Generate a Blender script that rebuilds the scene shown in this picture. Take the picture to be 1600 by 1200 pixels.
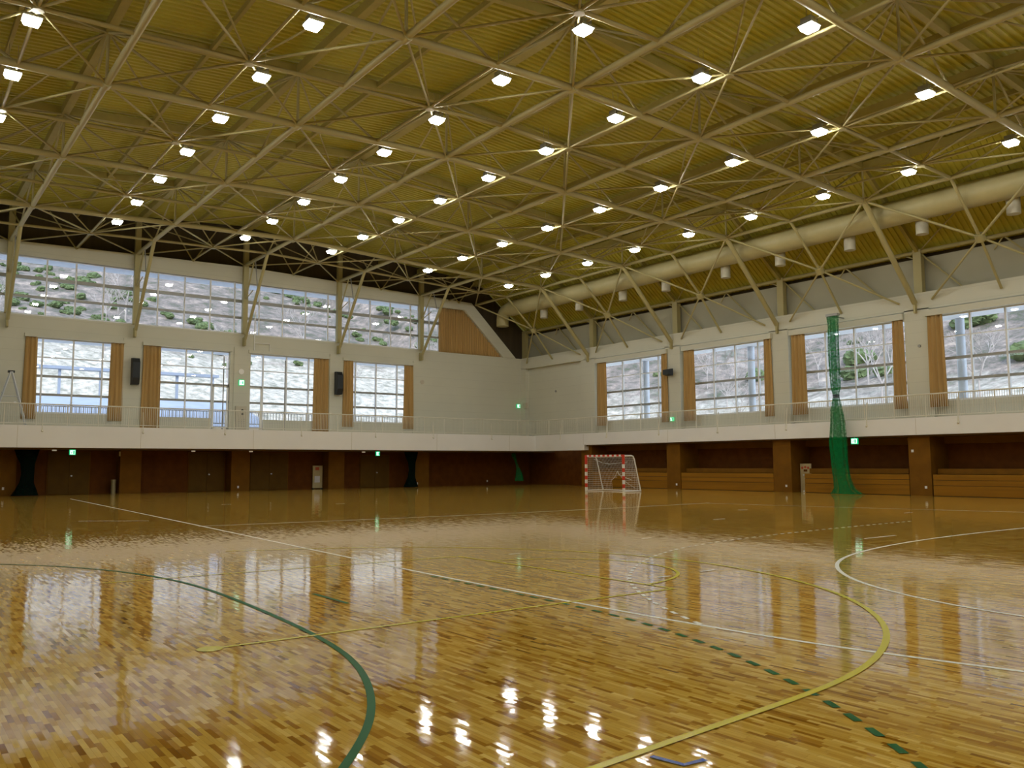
import bpy, bmesh, math, random
from mathutils import Vector, Matrix
random.seed(7)
PI = math.pi
for o in list(bpy.data.objects):
    bpy.data.objects.remove(o, do_unlink=True)
S = bpy.context.scene
COL = S.collection

# ------------------------------------------------------------------ camera
YAW, PITCH, ROLL = 0.6454, 0.0944, -0.0042
fwd = Vector((math.sin(YAW)*math.cos(PITCH), math.cos(YAW)*math.cos(PITCH), math.sin(PITCH)))
rgt = Vector((math.cos(YAW), -math.sin(YAW), 0.0))
up = rgt.cross(fwd)
r2 = rgt*math.cos(ROLL) + up*math.sin(ROLL)
u2 = up*math.cos(ROLL) - rgt*math.sin(ROLL)
cam = bpy.data.cameras.new('camera')
camo = bpy.data.objects.new('camera', cam); COL.objects.link(camo)
M = Matrix((r2, u2, -fwd)).transposed().to_4x4()
M.translation = Vector((-40.2566, -51.9079, 1.5772))
camo.matrix_world = M
cam.sensor_width = 36.0
cam.lens = 36.0*1320.0/1600.0
cam.clip_end = 1000
S.camera = camo

# ------------------------------------------------------------------ light and exposure
W = bpy.data.worlds.new('sky'); S.world = W; W.use_nodes = True
wn = W.node_tree.nodes; wl = W.node_tree.links
bg = wn['Background']
SKY = 2.2
tc = wn.new('ShaderNodeTexCoord'); sp = wn.new('ShaderNodeSeparateXYZ'); mr = wn.new('ShaderNodeMapRange')
cr = wn.new('ShaderNodeValToRGB')
wl.new(tc.outputs['Generated'], sp.inputs[0]); wl.new(sp.outputs['Z'], mr.inputs[0]); wl.new(mr.outputs[0], cr.inputs[0])
cr.color_ramp.elements[0].color = (0.84, 0.92, 1.0, 1); cr.color_ramp.elements[1].color = (0.55, 0.72, 1.0, 1)
wl.new(cr.outputs[0], bg.inputs['Color']); bg.inputs['Strength'].default_value = SKY
sun = bpy.data.lights.new('sun', 'SUN'); sun.energy = 3.0; sun.angle = math.radians(12); sun.color = (1.0, 0.95, 0.86)
suno = bpy.data.objects.new('sun', sun); COL.objects.link(suno)
suno.rotation_euler = Vector((0.55, 0.75, -0.75)).to_track_quat('-Z', 'Y').to_euler()
LAMP = 76.0
S.view_settings.view_transform = 'Standard'; S.view_settings.look = 'None'
S.view_settings.gamma = 1.0; S.view_settings.exposure = 0.0
S.view_settings.use_curve_mapping = False
S.cycles.max_bounces = 10; S.cycles.diffuse_bounces = 5; S.cycles.glossy_bounces = 4
S.cycles.transparent_max_bounces = 16
S.cycles.sample_clamp_indirect = 6.0
S.cycles.caustics_reflective = False; S.cycles.caustics_refractive = False

# ------------------------------------------------------------------ materials
def lin(h):
    c = [int(h[i:i+2], 16)/255 for i in (0, 2, 4)]
    return tuple(((x/12.92) if x <= .04045 else ((x+.055)/1.055)**2.4) for x in c)
MATS = {}
def mat(name, col, rough=.6, metal=0., noise=.06, scale=3., bump=0., coat=0., spec=.5, emis=0., stretch=(1, 1, 1)):
    if isinstance(col, str): col = lin(col)
    m = bpy.data.materials.new(name); m.use_nodes = True
    n = m.node_tree.nodes; l = m.node_tree.links; b = n['Principled BSDF']
    b.inputs['Roughness'].default_value = rough; b.inputs['Metallic'].default_value = metal
    b.inputs['Coat Weight'].default_value = coat; b.inputs['Specular IOR Level'].default_value = spec
    t = n.new('ShaderNodeTexCoord'); mp = n.new('ShaderNodeMapping'); mp.inputs['Scale'].default_value = stretch
    nz = n.new('ShaderNodeTexNoise'); nz.inputs['Scale'].default_value = scale; nz.inputs['Detail'].default_value = 5
    l.new(t.outputs['Object'], mp.inputs[0]); l.new(mp.outputs[0], nz.inputs['Vector'])
    rp = n.new('ShaderNodeValToRGB'); rp.color_ramp.elements[0].position = .3; rp.color_ramp.elements[1].position = .7
    rp.color_ramp.elements[0].color = tuple(c*(1-noise) for c in col)+(1,)
    rp.color_ramp.elements[1].color = tuple(min(1, c*(1+noise)) for c in col)+(1,)
    l.new(nz.outputs['Fac'], rp.inputs[0]); l.new(rp.outputs[0], b.inputs['Base Color'])
    if bump:
        bp = n.new('ShaderNodeBump'); bp.inputs['Strength'].default_value = bump; bp.inputs['Distance'].default_value = .02
        l.new(nz.outputs['Fac'], bp.inputs['Height']); l.new(bp.outputs[0], b.inputs['Normal'])
    if emis:
        b.inputs['Emission Color'].default_value = tuple(col)+(1,); b.inputs['Emission Strength'].default_value = emis
    MATS[name] = m
    return m
def panel_wall(name, col, pitch_z=.6, line=.9):
    """painted light concrete panels: thin darker joints every pitch_z in height"""
    m = mat(name, col, rough=.75, noise=.035, scale=.35)
    n = m.node_tree.nodes; l = m.node_tree.links; b = n['Principled BSDF']
    g = n.new('ShaderNodeNewGeometry'); s = n.new('ShaderNodeSeparateXYZ'); l.new(g.outputs['Position'], s.inputs[0])
    d = n.new('ShaderNodeMath'); d.operation = 'DIVIDE'; d.inputs[1].default_value = pitch_z; l.new(s.outputs['Z'], d.inputs[0])
    f = n.new('ShaderNodeMath'); f.operation = 'FRACT'; l.new(d.outputs[0], f.inputs[0])
    c = n.new('ShaderNodeMath'); c.operation = 'LESS_THAN'; c.inputs[1].default_value = .035; l.new(f.outputs[0], c.inputs[0])
    mx = n.new('ShaderNodeMixRGB'); mx.blend_type = 'MULTIPLY'; mx.inputs[2].default_value = (line, line, line, 1)
    src = b.inputs['Base Color'].links[0].from_socket
    l.new(c.outputs[0], mx.inputs[0]); l.new(src, mx.inputs[1]); l.new(mx.outputs[0], b.inputs['Base Color'])
    return m
panel_wall('wall_cream', (.57, .56, .46))
mat('fascia_cream', (.80, .79, .77), rough=.7, noise=.03, scale=.5)
mat('grey_panel', (.36, .345, .255), rough=.8, noise=.04, scale=.6)
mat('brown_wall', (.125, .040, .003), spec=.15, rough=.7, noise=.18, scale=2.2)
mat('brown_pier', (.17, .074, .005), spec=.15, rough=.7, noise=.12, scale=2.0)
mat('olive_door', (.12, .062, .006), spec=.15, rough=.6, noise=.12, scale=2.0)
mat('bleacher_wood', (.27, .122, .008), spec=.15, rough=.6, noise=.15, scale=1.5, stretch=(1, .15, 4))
mat('seam_dark', (.03, .015, .006), rough=.7)
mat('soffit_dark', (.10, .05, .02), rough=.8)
mat('gable_brown', (.05, .035, .015), rough=.85, noise=.2, scale=1.2, stretch=(3, 1, .2))
mat('deck', (.46, .405, .045), rough=.55, noise=.05, scale=1.)
mat('tube_cream', (.38, .33, .15), rough=.56, noise=.04, scale=1.)
mat('beam_tan', (.36, .30, .08), rough=.6, noise=.06)
mat('duct_cream', (.42, .37, .18), rough=.5, noise=.05, scale=2.)
mat('nozzle_grey', (.50, .48, .38), rough=.5)
mat('alu', (.74, .75, .77), rough=.4, metal=.0, noise=.03)
mat('alu_dark', (.30, .30, .28), rough=.45, metal=.3, noise=.03)
mat('rail_cream', (.70, .67, .56), rough=.4, noise=.02)
mat('black', (.012, .013, .014), rough=.5)
mat('black_cloth', (.02, .025, .03), rough=.7)
mat('white_paint', (.80, .80, .78), rough=.35, noise=.02)
mat('red_paint', (.62, .045, .02), rough=.35, noise=.04)
mat('net_white', (.72, .70, .66), rough=.8)
mat('box_beige', (.50, .45, .34), rough=.6)
mat('poster', (.55, .47, .26), rough=.6)
mat('poster_red', (.55, .10, .05), rough=.6)
mat('paper', (.75, .77, .85), rough=.7)
mat('steel', (.55, .56, .57), rough=.3, metal=.8)
mat('metal_bin', (.34, .30, .17), rough=.4, metal=.3)
mat('lamp_glow', (1.0, 1.0, .93), emis=LAMP, noise=0)
mat('exit_face', (.75, 1.0, .88), emis=2.0, noise=0)
mat('exit_green', (.0, .45, .16), emis=1.0, noise=0)
mat('soft_glow', (1.0, .93, .75), emis=.2, noise=0)
mat('ext_white', (.80, .80, .80), rough=.8)
mat('ext_blue', (.30, .35, .46), rough=.5, noise=.1, scale=.8)
mat('ext_column', (.62, .68, .78), rough=.35, metal=.1)
mat('ext_soffit', (.62, .66, .74), rough=.8)
mat('shrub', (.11, .155, .065), rough=.9, noise=.45, scale=2.)
mat('bark', (.42, .38, .37), rough=.9, noise=.2)
mat('blossom', (.75, .45, .52), rough=.9, noise=.2, scale=2.)
mat('mark_white', (.93, .93, .85), rough=.3, noise=.02)
mat('mark_yellow', (.66, .58, .005), spec=.3, rough=.25, noise=.03)
mat('mark_green', (.003, .11, .015), spec=.05, rough=.35, noise=.05)
mat('mark_blue', (.03, .08, .40), spec=.3, rough=.25, noise=.03)
mat('mark_navy', (.03, .05, .10), rough=.25, noise=.03)

def curtain_mat(name, col, axis):
    m = mat(name, col, rough=.85, noise=.12, scale=5, stretch=(1, 1, .05))
    return m
curtain_mat('ochre_cloth', (.42, .26, .09), 0)

def glass_mat():
    m = bpy.data.materials.new('window_glass'); m.use_nodes = True
    n = m.node_tree.nodes; l = m.node_tree.links; n.remove(n['Principled BSDF'])
    tr = n.new('ShaderNodeBsdfTransparent'); tr.inputs[0].default_value = (.93, .96, .97, 1)
    gl = n.new('ShaderNodeBsdfGlossy'); gl.inputs['Roughness'].default_value = .0
    lw = n.new('ShaderNodeLayerWeight'); lw.inputs[0].default_value = .5
    pw = n.new('ShaderNodeMath'); pw.operation = 'POWER'; pw.inputs[1].default_value = 5; l.new(lw.outputs['Facing'], pw.inputs[0])
    fr = n.new('ShaderNodeMath'); fr.operation = 'MULTIPLY_ADD'; fr.inputs[1].default_value = .92; fr.inputs[2].default_value = .075; l.new(pw.outputs[0], fr.inputs[0])
    mx = n.new('ShaderNodeMixShader')
    l.new(fr.outputs[0], mx.inputs[0]); l.new(tr.outputs[0], mx.inputs[1]); l.new(gl.outputs[0], mx.inputs[2])
    l.new(mx.outputs[0], n['Material Output'].inputs[0]); MATS['glass'] = m
glass_mat()

def net_mat(name, col, alpha, cell):
    """knotted net: thread grid, open between the threads"""
    m = bpy.data.materials.new(name); m.use_nodes = True
    n = m.node_tree.nodes; l = m.node_tree.links; b = n['Principled BSDF']
    b.inputs['Base Color'].default_value = col+(1,); b.inputs['Roughness'].default_value = .9; b.inputs['Specular IOR Level'].default_value = .05
    t = n.new('ShaderNodeTexCoord'); nz = n.new('ShaderNodeTexNoise'); nz.inputs['Scale'].default_value = cell
    l.new(t.outputs['Object'], nz.inputs['Vector'])
    rp = n.new('ShaderNodeMapRange'); rp.inputs[1].default_value = .35; rp.inputs[2].default_value = .65
    rp.inputs[3].default_value = alpha-.22; rp.inputs[4].default_value = min(1, alpha+.22)
    l.new(nz.outputs['Fac'], rp.inputs[0])
    tr = n.new('ShaderNodeBsdfTransparent'); mx = n.new('ShaderNodeMixShader')
    l.new(rp.outputs[0], mx.inputs[0]); l.new(tr.outputs[0], mx.inputs[1]); l.new(b.outputs[0], mx.inputs[2])
    l.new(mx.outputs[0], n['Material Output'].inputs[0]); MATS[name] = m
net_mat('net_green', (.004, .23, .065), .40, 9.)
net_mat('net_dark', (.002, .010, .007), .80, 12.)

def floor_mat():
    m = bpy.data.materials.new('parquet'); m.use_nodes = True
    n = m.node_tree.nodes; l = m.node_tree.links; b = n['Principled BSDF']
    g = n.new('ShaderNodeNewGeometry'); s = n.new('ShaderNodeSeparateXYZ'); l.new(g.outputs['Position'], s.inputs[0])
    def math_(op, a, v=None, w=None):
        k = n.new('ShaderNodeMath'); k.operation = op
        for i, q in enumerate((a, v, w)):
            if q is None: continue
            if isinstance(q, (int, float)): k.inputs[i].default_value = q
            else: l.new(q, k.inputs[i])
        return k.outputs[0]
    row = math_('FLOOR', math_('DIVIDE', s.outputs['X'], .034))
    wr = n.new('ShaderNodeTexWhiteNoise'); wr.noise_dimensions = '1D'; l.new(row, wr.inputs['W'])
    yy = math_('ADD', math_('DIVIDE', s.outputs['Y'], .20), math_('MULTIPLY', wr.outputs['Value'], 7.0))
    blk = math_('FLOOR', yy)
    cb = n.new('ShaderNodeCombineXYZ'); l.new(row, cb.inputs[0]); l.new(blk, cb.inputs[1])
    wb = n.new('ShaderNodeTexWhiteNoise'); wb.noise_dimensions = '2D'; l.new(cb.outputs[0], wb.inputs['Vector'])
    ramp = n.new('ShaderNodeValToRGB'); e = ramp.color_ramp.elements
    e[0].position = 0; e[0].color = (.27, .115, .008, 1)
    e[1].position = 1; e[1].color = (.80, .55, .15, 1)
    for p, c in ((.12, (.42, .20, .018, 1)), (.40, (.58, .345, .05, 1)), (.75, (.67, .43, .08, 1))):
        q = ramp.color_ramp.elements.new(p); q.color = c
    l.new(wb.outputs['Value'], ramp.inputs[0])
    # grain along the strips
    mp = n.new('ShaderNodeCombineXYZ'); l.new(math_('MULTIPLY', s.outputs['X'], 60.), mp.inputs[0]); l.new(math_('MULTIPLY', s.outputs['Y'], 4.), mp.inputs[1])
    gn = n.new('ShaderNodeTexNoise'); gn.inputs['Scale'].default_value = 1.; gn.inputs['Detail'].default_value = 3; l.new(mp.outputs[0], gn.inputs['Vector'])
    gm = n.new('ShaderNodeMapRange'); gm.inputs[3].default_value = .82; gm.inputs[4].default_value = 1.16; l.new(gn.outputs['Fac'], gm.inputs[0])
    mul = n.new('ShaderNodeMixRGB'); mul.blend_type = 'MULTIPLY'; mul.inputs[0].default_value = 1
    l.new(ramp.outputs[0], mul.inputs[1]); l.new(gm.outputs[0], mul.inputs[2])
    # thin joints
    fx = math_('FRACT', math_('DIVIDE', s.outputs['X'], .034)); fy = math_('FRACT', yy)
    j = math_('MAXIMUM', math_('LESS_THAN', fx, .035), math_('LESS_THAN', fy, .008))
    mj = n.new('ShaderNodeMixRGB'); mj.blend_type = 'MULTIPLY'; mj.inputs[2].default_value = (.55, .45, .35, 1)
    l.new(j, mj.inputs[0]); l.new(mul.outputs[0], mj.inputs[1]); l.new(mj.outputs[0], b.inputs['Base Color'])
    b.inputs['Roughness'].default_value = .05
    b.inputs['Specular IOR Level'].default_value = .5
    b.inputs['Coat Weight'].default_value = 0.0
    # every strip lies a hair out of level, plus slow waves in the varnish
    tx = math_('MULTIPLY', math_('MULTIPLY', math_('SUBTRACT', wb.outputs['Value'], .5), math_('SUBTRACT', fx, .5)), .35)
    wb2 = n.new('ShaderNodeTexWhiteNoise'); wb2.noise_dimensions = '3D'
    cb2 = n.new('ShaderNodeCombineXYZ'); l.new(row, cb2.inputs[0]); l.new(blk, cb2.inputs[1]); cb2.inputs[2].default_value = 5.5
    l.new(cb2.outputs[0], wb2.inputs['Vector'])
    ty = math_('MULTIPLY', math_('SUBTRACT', wb2.outputs['Value'], .5), math_('MULTIPLY', math_('SUBTRACT', fy, .5), 3.2))
    wv = n.new('ShaderNodeTexNoise'); wv.inputs['Scale'].default_value = 2.2; wv.inputs['Detail'].default_value = 2; l.new(g.outputs['Position'], wv.inputs['Vector'])
    hgt = math_('MULTIPLY', wv.outputs['Fac'], 2.5)
    bp = n.new('ShaderNodeBump'); bp.inputs['Strength'].default_value = 1.; bp.inputs['Distance'].default_value = .00013
    l.new(hgt, bp.inputs['Height'])
    tl = n.new('ShaderNodeVectorMath'); tl.operation = 'MULTIPLY_ADD'; l.new(wb2.outputs['Color'], tl.inputs[0])
    tl.inputs[1].default_value = (.011, .011, 0); tl.inputs[2].default_value = (-.0055, -.0055, 1)
    nn = n.new('ShaderNodeVectorMath'); nn.operation = 'NORMALIZE'; l.new(tl.outputs[0], nn.inputs[0])
    l.new(nn.outputs[0], bp.inputs['Normal']); l.new(bp.outputs[0], b.inputs['Normal'])
    MATS['floor'] = m
floor_mat()

def hill_mat():
    m = bpy.data.materials.new('hillside'); m.use_nodes = True
    n = m.node_tree.nodes; l = m.node_tree.links; b = n['Principled BSDF']; b.inputs['Roughness'].default_value = .95
    g = n.new('ShaderNodeNewGeometry'); s = n.new('ShaderNodeSeparateXYZ'); l.new(g.outputs['Position'], s.inputs[0])
    nz = n.new('ShaderNodeTexNoise'); nz.inputs['Scale'].default_value = .35; nz.inputs['Detail'].default_value = 10; nz.inputs['Roughness'].default_value = .7
    l.new(g.outputs['Position'], nz.inputs['Vector'])
    n2 = n.new('ShaderNodeTexNoise'); n2.inputs['Scale'].default_value = 1.0; n2.inputs['Detail'].default_value = 9; n2.inputs['Roughness'].default_value = .75; l.new(g.outputs['Position'], n2.inputs['Vector'])
    # wooded ground (grey-violet bare twigs, olive patches) above pale straw field
    r1 = n.new('ShaderNodeValToRGB'); e = r1.color_ramp.elements
    e[0].position = .34; e[0].color = (.045, .075, .022, 1); e[1].position = .66; e[1].color = (.46, .38, .31, 1)
    q = r1.color_ramp.elements.new(.45); q.color = (.12, .11, .095, 1); q = r1.color_ramp.elements.new(.56); q.color = (.25, .205, .185, 1)
    n3 = n.new('ShaderNodeTexNoise'); n3.inputs['Scale'].default_value = .4; n3.inputs['Detail'].default_value = 12; n3.inputs['Roughness'].default_value = .8; l.new(g.outputs['Position'], n3.inputs['Vector']); l.new(n3.outputs['Fac'], r1.inputs[0])
    r2_ = n.new('ShaderNodeValToRGB'); e = r2_.color_ramp.elements
    e[0].position = .38; e[0].color = (.22, .22, .18, 1); e[1].position = .60; e[1].color = (.62, .57, .51, 1)
    l.new(n2.outputs['Fac'], r2_.inputs[0])
    ad = n.new('ShaderNodeMath'); ad.operation = 'MULTIPLY_ADD'; ad.inputs[1].default_value = 16.0
    xa = n.new('ShaderNodeMapRange'); xa.inputs[1].default_value = 15; xa.inputs[2].default_value = 40; xa.inputs[3].default_value = 0; xa.inputs[4].default_value = 7.5
    l.new(s.outputs['X'], xa.inputs[0]); za = n.new('ShaderNodeMath'); l.new(s.outputs['Z'], za.inputs[0]); l.new(xa.outputs[0], za.inputs[1])
    l.new(nz.outputs['Fac'], ad.inputs[0]); l.new(za.outputs[0], ad.inputs[2])
    mr_ = n.new('ShaderNodeMapRange'); mr_.inputs[1].default_value = 22; mr_.inputs[2].default_value = 27; l.new(ad.outputs[0], mr_.inputs[0])
    mx = n.new('ShaderNodeMixRGB'); l.new(mr_.outputs[0], mx.inputs[0]); l.new(r2_.outputs[0], mx.inputs[1]); l.new(r1.outputs[0], mx.inputs[2])
    l.new(mx.outputs[0], b.inputs['Base Color']); MATS['hill'] = m
hill_mat()

# ------------------------------------------------------------------ mesh helpers
class MB:
    def __init__(s): s.v = []; s.f = []; s.mi = []; s.sm = []
    def add(s, vs, fs, mi=0, smooth=False):
        o = len(s.v); s.v += [tuple(p) for p in vs]
        for f in fs: s.f.append(tuple(i+o for i in f)); s.mi.append(mi); s.sm.append(smooth)
        return s
    def box(s, x0, x1, y0, y1, z0, z1, mi=0):
        v = [(x, y, z) for z in (z0, z1) for y in (y0, y1) for x in (x0, x1)]
        return s.add(v, [(0, 2, 3, 1), (4, 5, 7, 6), (0, 1, 5, 4), (2, 6, 7, 3), (0, 4, 6, 2), (1, 3, 7, 5)], mi)
    def tube(s, a, b, r, n=8, mi=0, r2=None, cap=True):
        a = Vector(a); b = Vector(b); d = (b-a)
        if d.length < 1e-6: return s
        d.normalize(); h = Vector((0, 0, 1)) if abs(d.z) < .9 else Vector((1, 0, 0))
        p = d.cross(h).normalized(); q = d.cross(p); r2 = r if r2 is None else r2
        vs = []
        for c, rr in ((a, r), (b, r2)):
            for i in range(n):
                t = 2*PI*i/n; vs.append(c+p*(math.cos(t)*rr)+q*(math.sin(t)*rr))
        fs = [(i, (i+1) % n, n+(i+1) % n, n+i) for i in range(n)]
        s.add(vs, fs, mi, True)
        if cap: s.add(vs, [tuple(range(n))[::-1], tuple(range(n, 2*n))], mi)
        return s
    def path(s, pts, r, n=8, mi=0):
        pts = [Vector(p) for p in pts]; vs = []; m = len(pts)
        prev = None
        for k, c in enumerate(pts):
            d = (pts[min(k+1, m-1)]-pts[max(k-1, 0)]).normalized()
            if prev is None:
                h = Vector((0, 0, 1)) if abs(d.z) < .9 else Vector((1, 0, 0)); p = d.cross(h).normalized()
            else: p = (prev-d*prev.dot(d)).normalized()
            prev = p; q = d.cross(p)
            for i in range(n):
                t = 2*PI*i/n; vs.append(c+p*(math.cos(t)*r)+q*(math.sin(t)*r))
        fs = [(k*n+i, k*n+(i+1) % n, (k+1)*n+(i+1) % n, (k+1)*n+i) for k in range(m-1) for i in range(n)]
        s.add(vs, fs, mi, True); s.add(vs, [tuple(range(n))[::-1], tuple(range((m-1)*n, m*n))], mi)
        return s
    def prism(s, poly, axis, a, b, mi=0):
        """poly: 2D points in the plane normal to axis ('x': (y,z), 'y': (x,z), 'z': (x,y))"""
        def P(p, t): return {'x': (t, p[0], p[1]), 'y': (p[0], t, p[1]), 'z': (p[0], p[1], t)}[axis]
        n = len(poly); vs = [P(p, a) for p in poly]+[P(p, b) for p in poly]
        fs = [tuple(range(n)), tuple(range(n, 2*n))[::-1]]+[(i, n+i, n+(i+1) % n, (i+1) % n) for i in range(n)]
        return s.add(vs, fs, mi)
    def build(s, name, mats, parent=None):
        me = bpy.data.meshes.new(name); me.from_pydata(s.v, [], s.f)
        if not isinstance(mats, (list, tuple)): mats = [mats]
        for m in mats: me.materials.append(MATS[m])
        for p, mi, sm in zip(me.polygons, s.mi, s.sm): p.material_index = mi; p.use_smooth = sm
        bm = bmesh.new(); bm.from_mesh(me); bmesh.ops.recalc_face_normals(bm, faces=bm.faces); bm.to_mesh(me); bm.free()
        o = bpy.data.objects.new(name, me); COL.objects.link(o)
        if parent is not None:
            o.parent = parent
            if parent.type == 'EMPTY': o.matrix_parent_inverse = Matrix.Translation(-parent.location)
        return o
def tag(o, label=None, cat=None, group=None, kind=None):
    if label: o['label'] = label
    if cat: o['category'] = cat
    if group: o['group'] = group
    if kind: o['kind'] = kind
    return o
def empty(name, loc, label=None, cat=None, group=None, kind=None):
    o = bpy.data.objects.new(name, None); o.location = loc; o.empty_display_size = .3; COL.objects.link(o)
    return tag(o, label, cat, group, kind)
def struct(name, mb, m, parent=None, label=None):
    o = mb.build(name, m, parent)
    if parent is None: o['kind'] = 'structure'
    if label: o['label'] = label
    return o
def local(mb_fn): return mb_fn
def copy_tree(src, loc, label=None, group=None):
    c = src.copy(); COL.objects.link(c); c.location = loc
    if label: c['label'] = label
    if group: c['group'] = group
    for ch in [x for x in bpy.data.objects if x.parent == src]:
        d = ch.copy(); COL.objects.link(d); d.parent = c; d.matrix_parent_inverse = ch.matrix_parent_inverse.copy()
    return c
ORD = ['first', 'second', 'third', 'fourth', 'fifth', 'sixth', 'seventh', 'eighth', 'ninth', 'tenth', 'eleventh', 'twelfth',
       'thirteenth', 'fourteenth', 'fifteenth', 'sixteenth', 'seventeenth', 'eighteenth', 'nineteenth', 'twentieth',
       'twenty-first', 'twenty-second', 'twenty-third', 'twenty-fourth', 'twenty-fifth']

# ------------------------------------------------------------------ hall dimensions (metres, far corner at the origin)
FR = 7.855                       # bay along the right wall
HW = -44.46                      # far left wall
YB = -9*FR                       # wall behind the camera
NX = [-4.58, -9.47, -15.85, -22.23, -28.61, -34.99, -39.88]     # lines of main nodes
NZ = [13.53, 13.65, 13.87, 14.09, 13.87, 13.65, 13.53]
TZ = [15.05, 15.35, 15.80, 16.35, 15.80, 15.35, 15.05]
COLX = NX[1:6]
def interp(x, xs, zs):
    if x >= xs[0]: return zs[0]
    for a, b, c, d in zip(xs, xs[1:], zs, zs[1:]):
        if x >= b: return c+(d-c)*(x-a)/(b-a)
    return zs[-1]
def zc(x): return interp(x, NX, NZ)
def zt(x): return interp(x, NX, TZ)
DX = [.75, -4.2, -22.23, HW+4.2, HW-.75]; DZ = [11.72, 15.42, 16.72, 15.42, 11.72]
def zd(x): return interp(x, DX, DZ)
XB, YBAL = -.9, -2.5             # balcony edges
Z_S = 9.73                       # clerestory sill / wall top

# ------------------------------------------------------------------ floor and its painted lines
fl = struct('floor', MB().box(HW-.3, 2.2, YB-.3, 2.0, -.25, 0), 'floor')
def smooth(pts, k=6):
    out = []
    P = [pts[0]]+list(pts)+[pts[-1]]
    for i in range(1, len(P)-2):
        p0, p1, p2, p3 = P[i-1], P[i], P[i+1], P[i+2]
        for j in range(k):
            t = j/k
            out.append(tuple(.5*((2*p1[a])+(-p0[a]+p2[a])*t+(2*p0[a]-5*p1[a]+4*p2[a]-p3[a])*t*t+(-p0[a]+3*p1[a]-3*p2[a]+p3[a])*t**3) for a in (0, 1)))
    out.append(pts[-1]); return out
def relax(p, n=2):
    p = list(p)
    for _ in range(n):
        p = [p[0]]+[tuple((p[i-1][a]+2*p[i][a]+p[i+1][a])/4 for a in (0, 1)) for i in range(1, len(p)-1)]+[p[-1]]
    return p
def ribbon(mb, pts, w, z=.0025):
    L = []
    for i in range(len(pts)):
        a = Vector(pts[max(i-1, 0)]); b = Vector(pts[min(i+1, len(pts)-1)]); d = (b-a).normalized(); nn = Vector((-d.y, d.x))*(w/2)
        p = Vector(pts[i]); L += [(p.x+nn.x, p.y+nn.y, z), (p.x-nn.x, p.y-nn.y, z)]
    mb.add(L, [(2*i, 2*i+1, 2*i+3, 2*i+2) for i in range(len(pts)-1)])
LZ = [.002]
def line(name, pts, m, w=.058, sm=True, label=None, z=None, rx=2):
    LZ[0] += .0003; z = LZ[0]
    mb = MB(); q = smooth(relax(pts, rx)) if sm else pts
    ribbon(mb, q, w, z); o = mb.build(name, m, fl)
    if label: o['label'] = label
    return o
def dashes(name, pts, m, on=.15, off=.15, w=.05, label=None):
    LZ[0] += .0003
    q = smooth(relax(pts, 2), 10); mb = MB(); acc = 0.; cur = [q[0]]; draw = True
    for a, b in zip(q, q[1:]):
        seg = math.dist(a, b); pos = 0.
        while True:
            lim = on if draw else off
            if acc+(seg-pos) < lim: acc += seg-pos; cur.append(b); break
            t = (pos+lim-acc)/seg; pos += lim-acc; p = (a[0]+(b[0]-a[0])*t, a[1]+(b[1]-a[1])*t)
            cur.append(p)
            if draw: ribbon(mb, [c for i, c in enumerate(cur) if i == 0 or math.dist(c, cur[i-1]) > 1e-4], w, LZ[0])
            cur = [p]; acc = 0.; draw = not draw
    o = mb.build(name, m, fl)
    if label: o['label'] = label
    return o
line('white_court_line', [(-32.62, -6.54), (-32.95, -17.7), (-33.3, -28.3), (-33.5, -33.6), (-33.66, -37.5), (-33.78, -40.8), (-33.82, -43.39), (-33.78, -45.5), (-33.72, -46.6), (-33.6, -47.61), (-33.45, -48.21), (-33.22, -48.99), (-32.9, -50.3)], 'mark_white', label='long white court line')
line('white_court_line', [(-33.44, -29.3), (-28.46, -29.9), (-23.89, -30.05), (-20.54, -29.95), (-16.11, -29.75), (-13.6, -29.5)], 'mark_white', .05)
line('white_court_line', [(-13.8, -29.6), (-13.4, -32.6), (-12.7, -34.9), (-12.1, -37.6), (-11.5, -39.31), (-11.0, -41.2)], 'mark_white', .045)
line('white_goal_area_line', [(-16.5, -43.0), (-18.39, -42.9), (-20.43, -42.85), (-22.37, -42.9), (-24.2, -43.04), (-25.98, -43.33), (-27.16, -43.73), (-27.92, -44.07), (-28.53, -44.44), (-29.08, -44.87), (-29.57, -45.35), (-29.88, -45.72), (-30.23, -46.29), (-30.55, -46.9), (-30.72, -47.47), (-30.79, -48.0), (-30.8, -48.6)], 'mark_white', .06)
dashes('white_dashed_line', [(-17.9, -40.0), (-19.88, -40.03), (-21.62, -40.08), (-24.48, -40.25), (-26.96, -40.58), (-28.22, -40.95), (-29.58, -41.62), (-30.49, -42.21), (-31.32, -42.88), (-31.83, -43.36), (-32.21, -43.78), (-32.56, -44.23), (-32.84, -44.66), (-33.18, -45.2), (-33.32, -45.47), (-33.46, -45.75), (-33.59, -46.02), (-33.71, -46.31)], 'mark_white')
dashes('green_dashed_line', [(-33.86, -41.5), (-33.9, -43.48), (-33.91, -44.3), (-33.95, -45.18), (-34.03, -45.74), (-34.17, -46.31), (-34.33, -46.87), (-34.53, -47.4), (-34.75, -47.9), (-35.02, -48.4), (-35.32, -48.89), (-35.65, -49.34), (-36.0, -49.8), (-36.4, -50.2)], 'mark_green', .16, .13, .055)
line('green_goal_area_line', [(-40.2, -34.3), (-38.6, -35.5), (-37.9, -36.53), (-37.36, -37.56), (-36.95, -38.82), (-36.79, -39.8), (-36.74, -40.77), (-36.76, -41.59), (-36.78, -42.56), (-36.82, -43.38), (-36.86, -44.12), (-36.93, -44.83), (-37.02, -45.37), (-37.14, -45.8), (-37.29, -46.22), (-37.46, -46.61), (-37.62, -46.9), (-37.79, -47.2), (-37.97, -47.43), (-38.3, -47.85), (-38.9, -48.5)], 'mark_green', .055)
line('green_penalty_mark', [(-35.86, -42.0), (-35.85, -42.93)], 'mark_green', .05, False)
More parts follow.
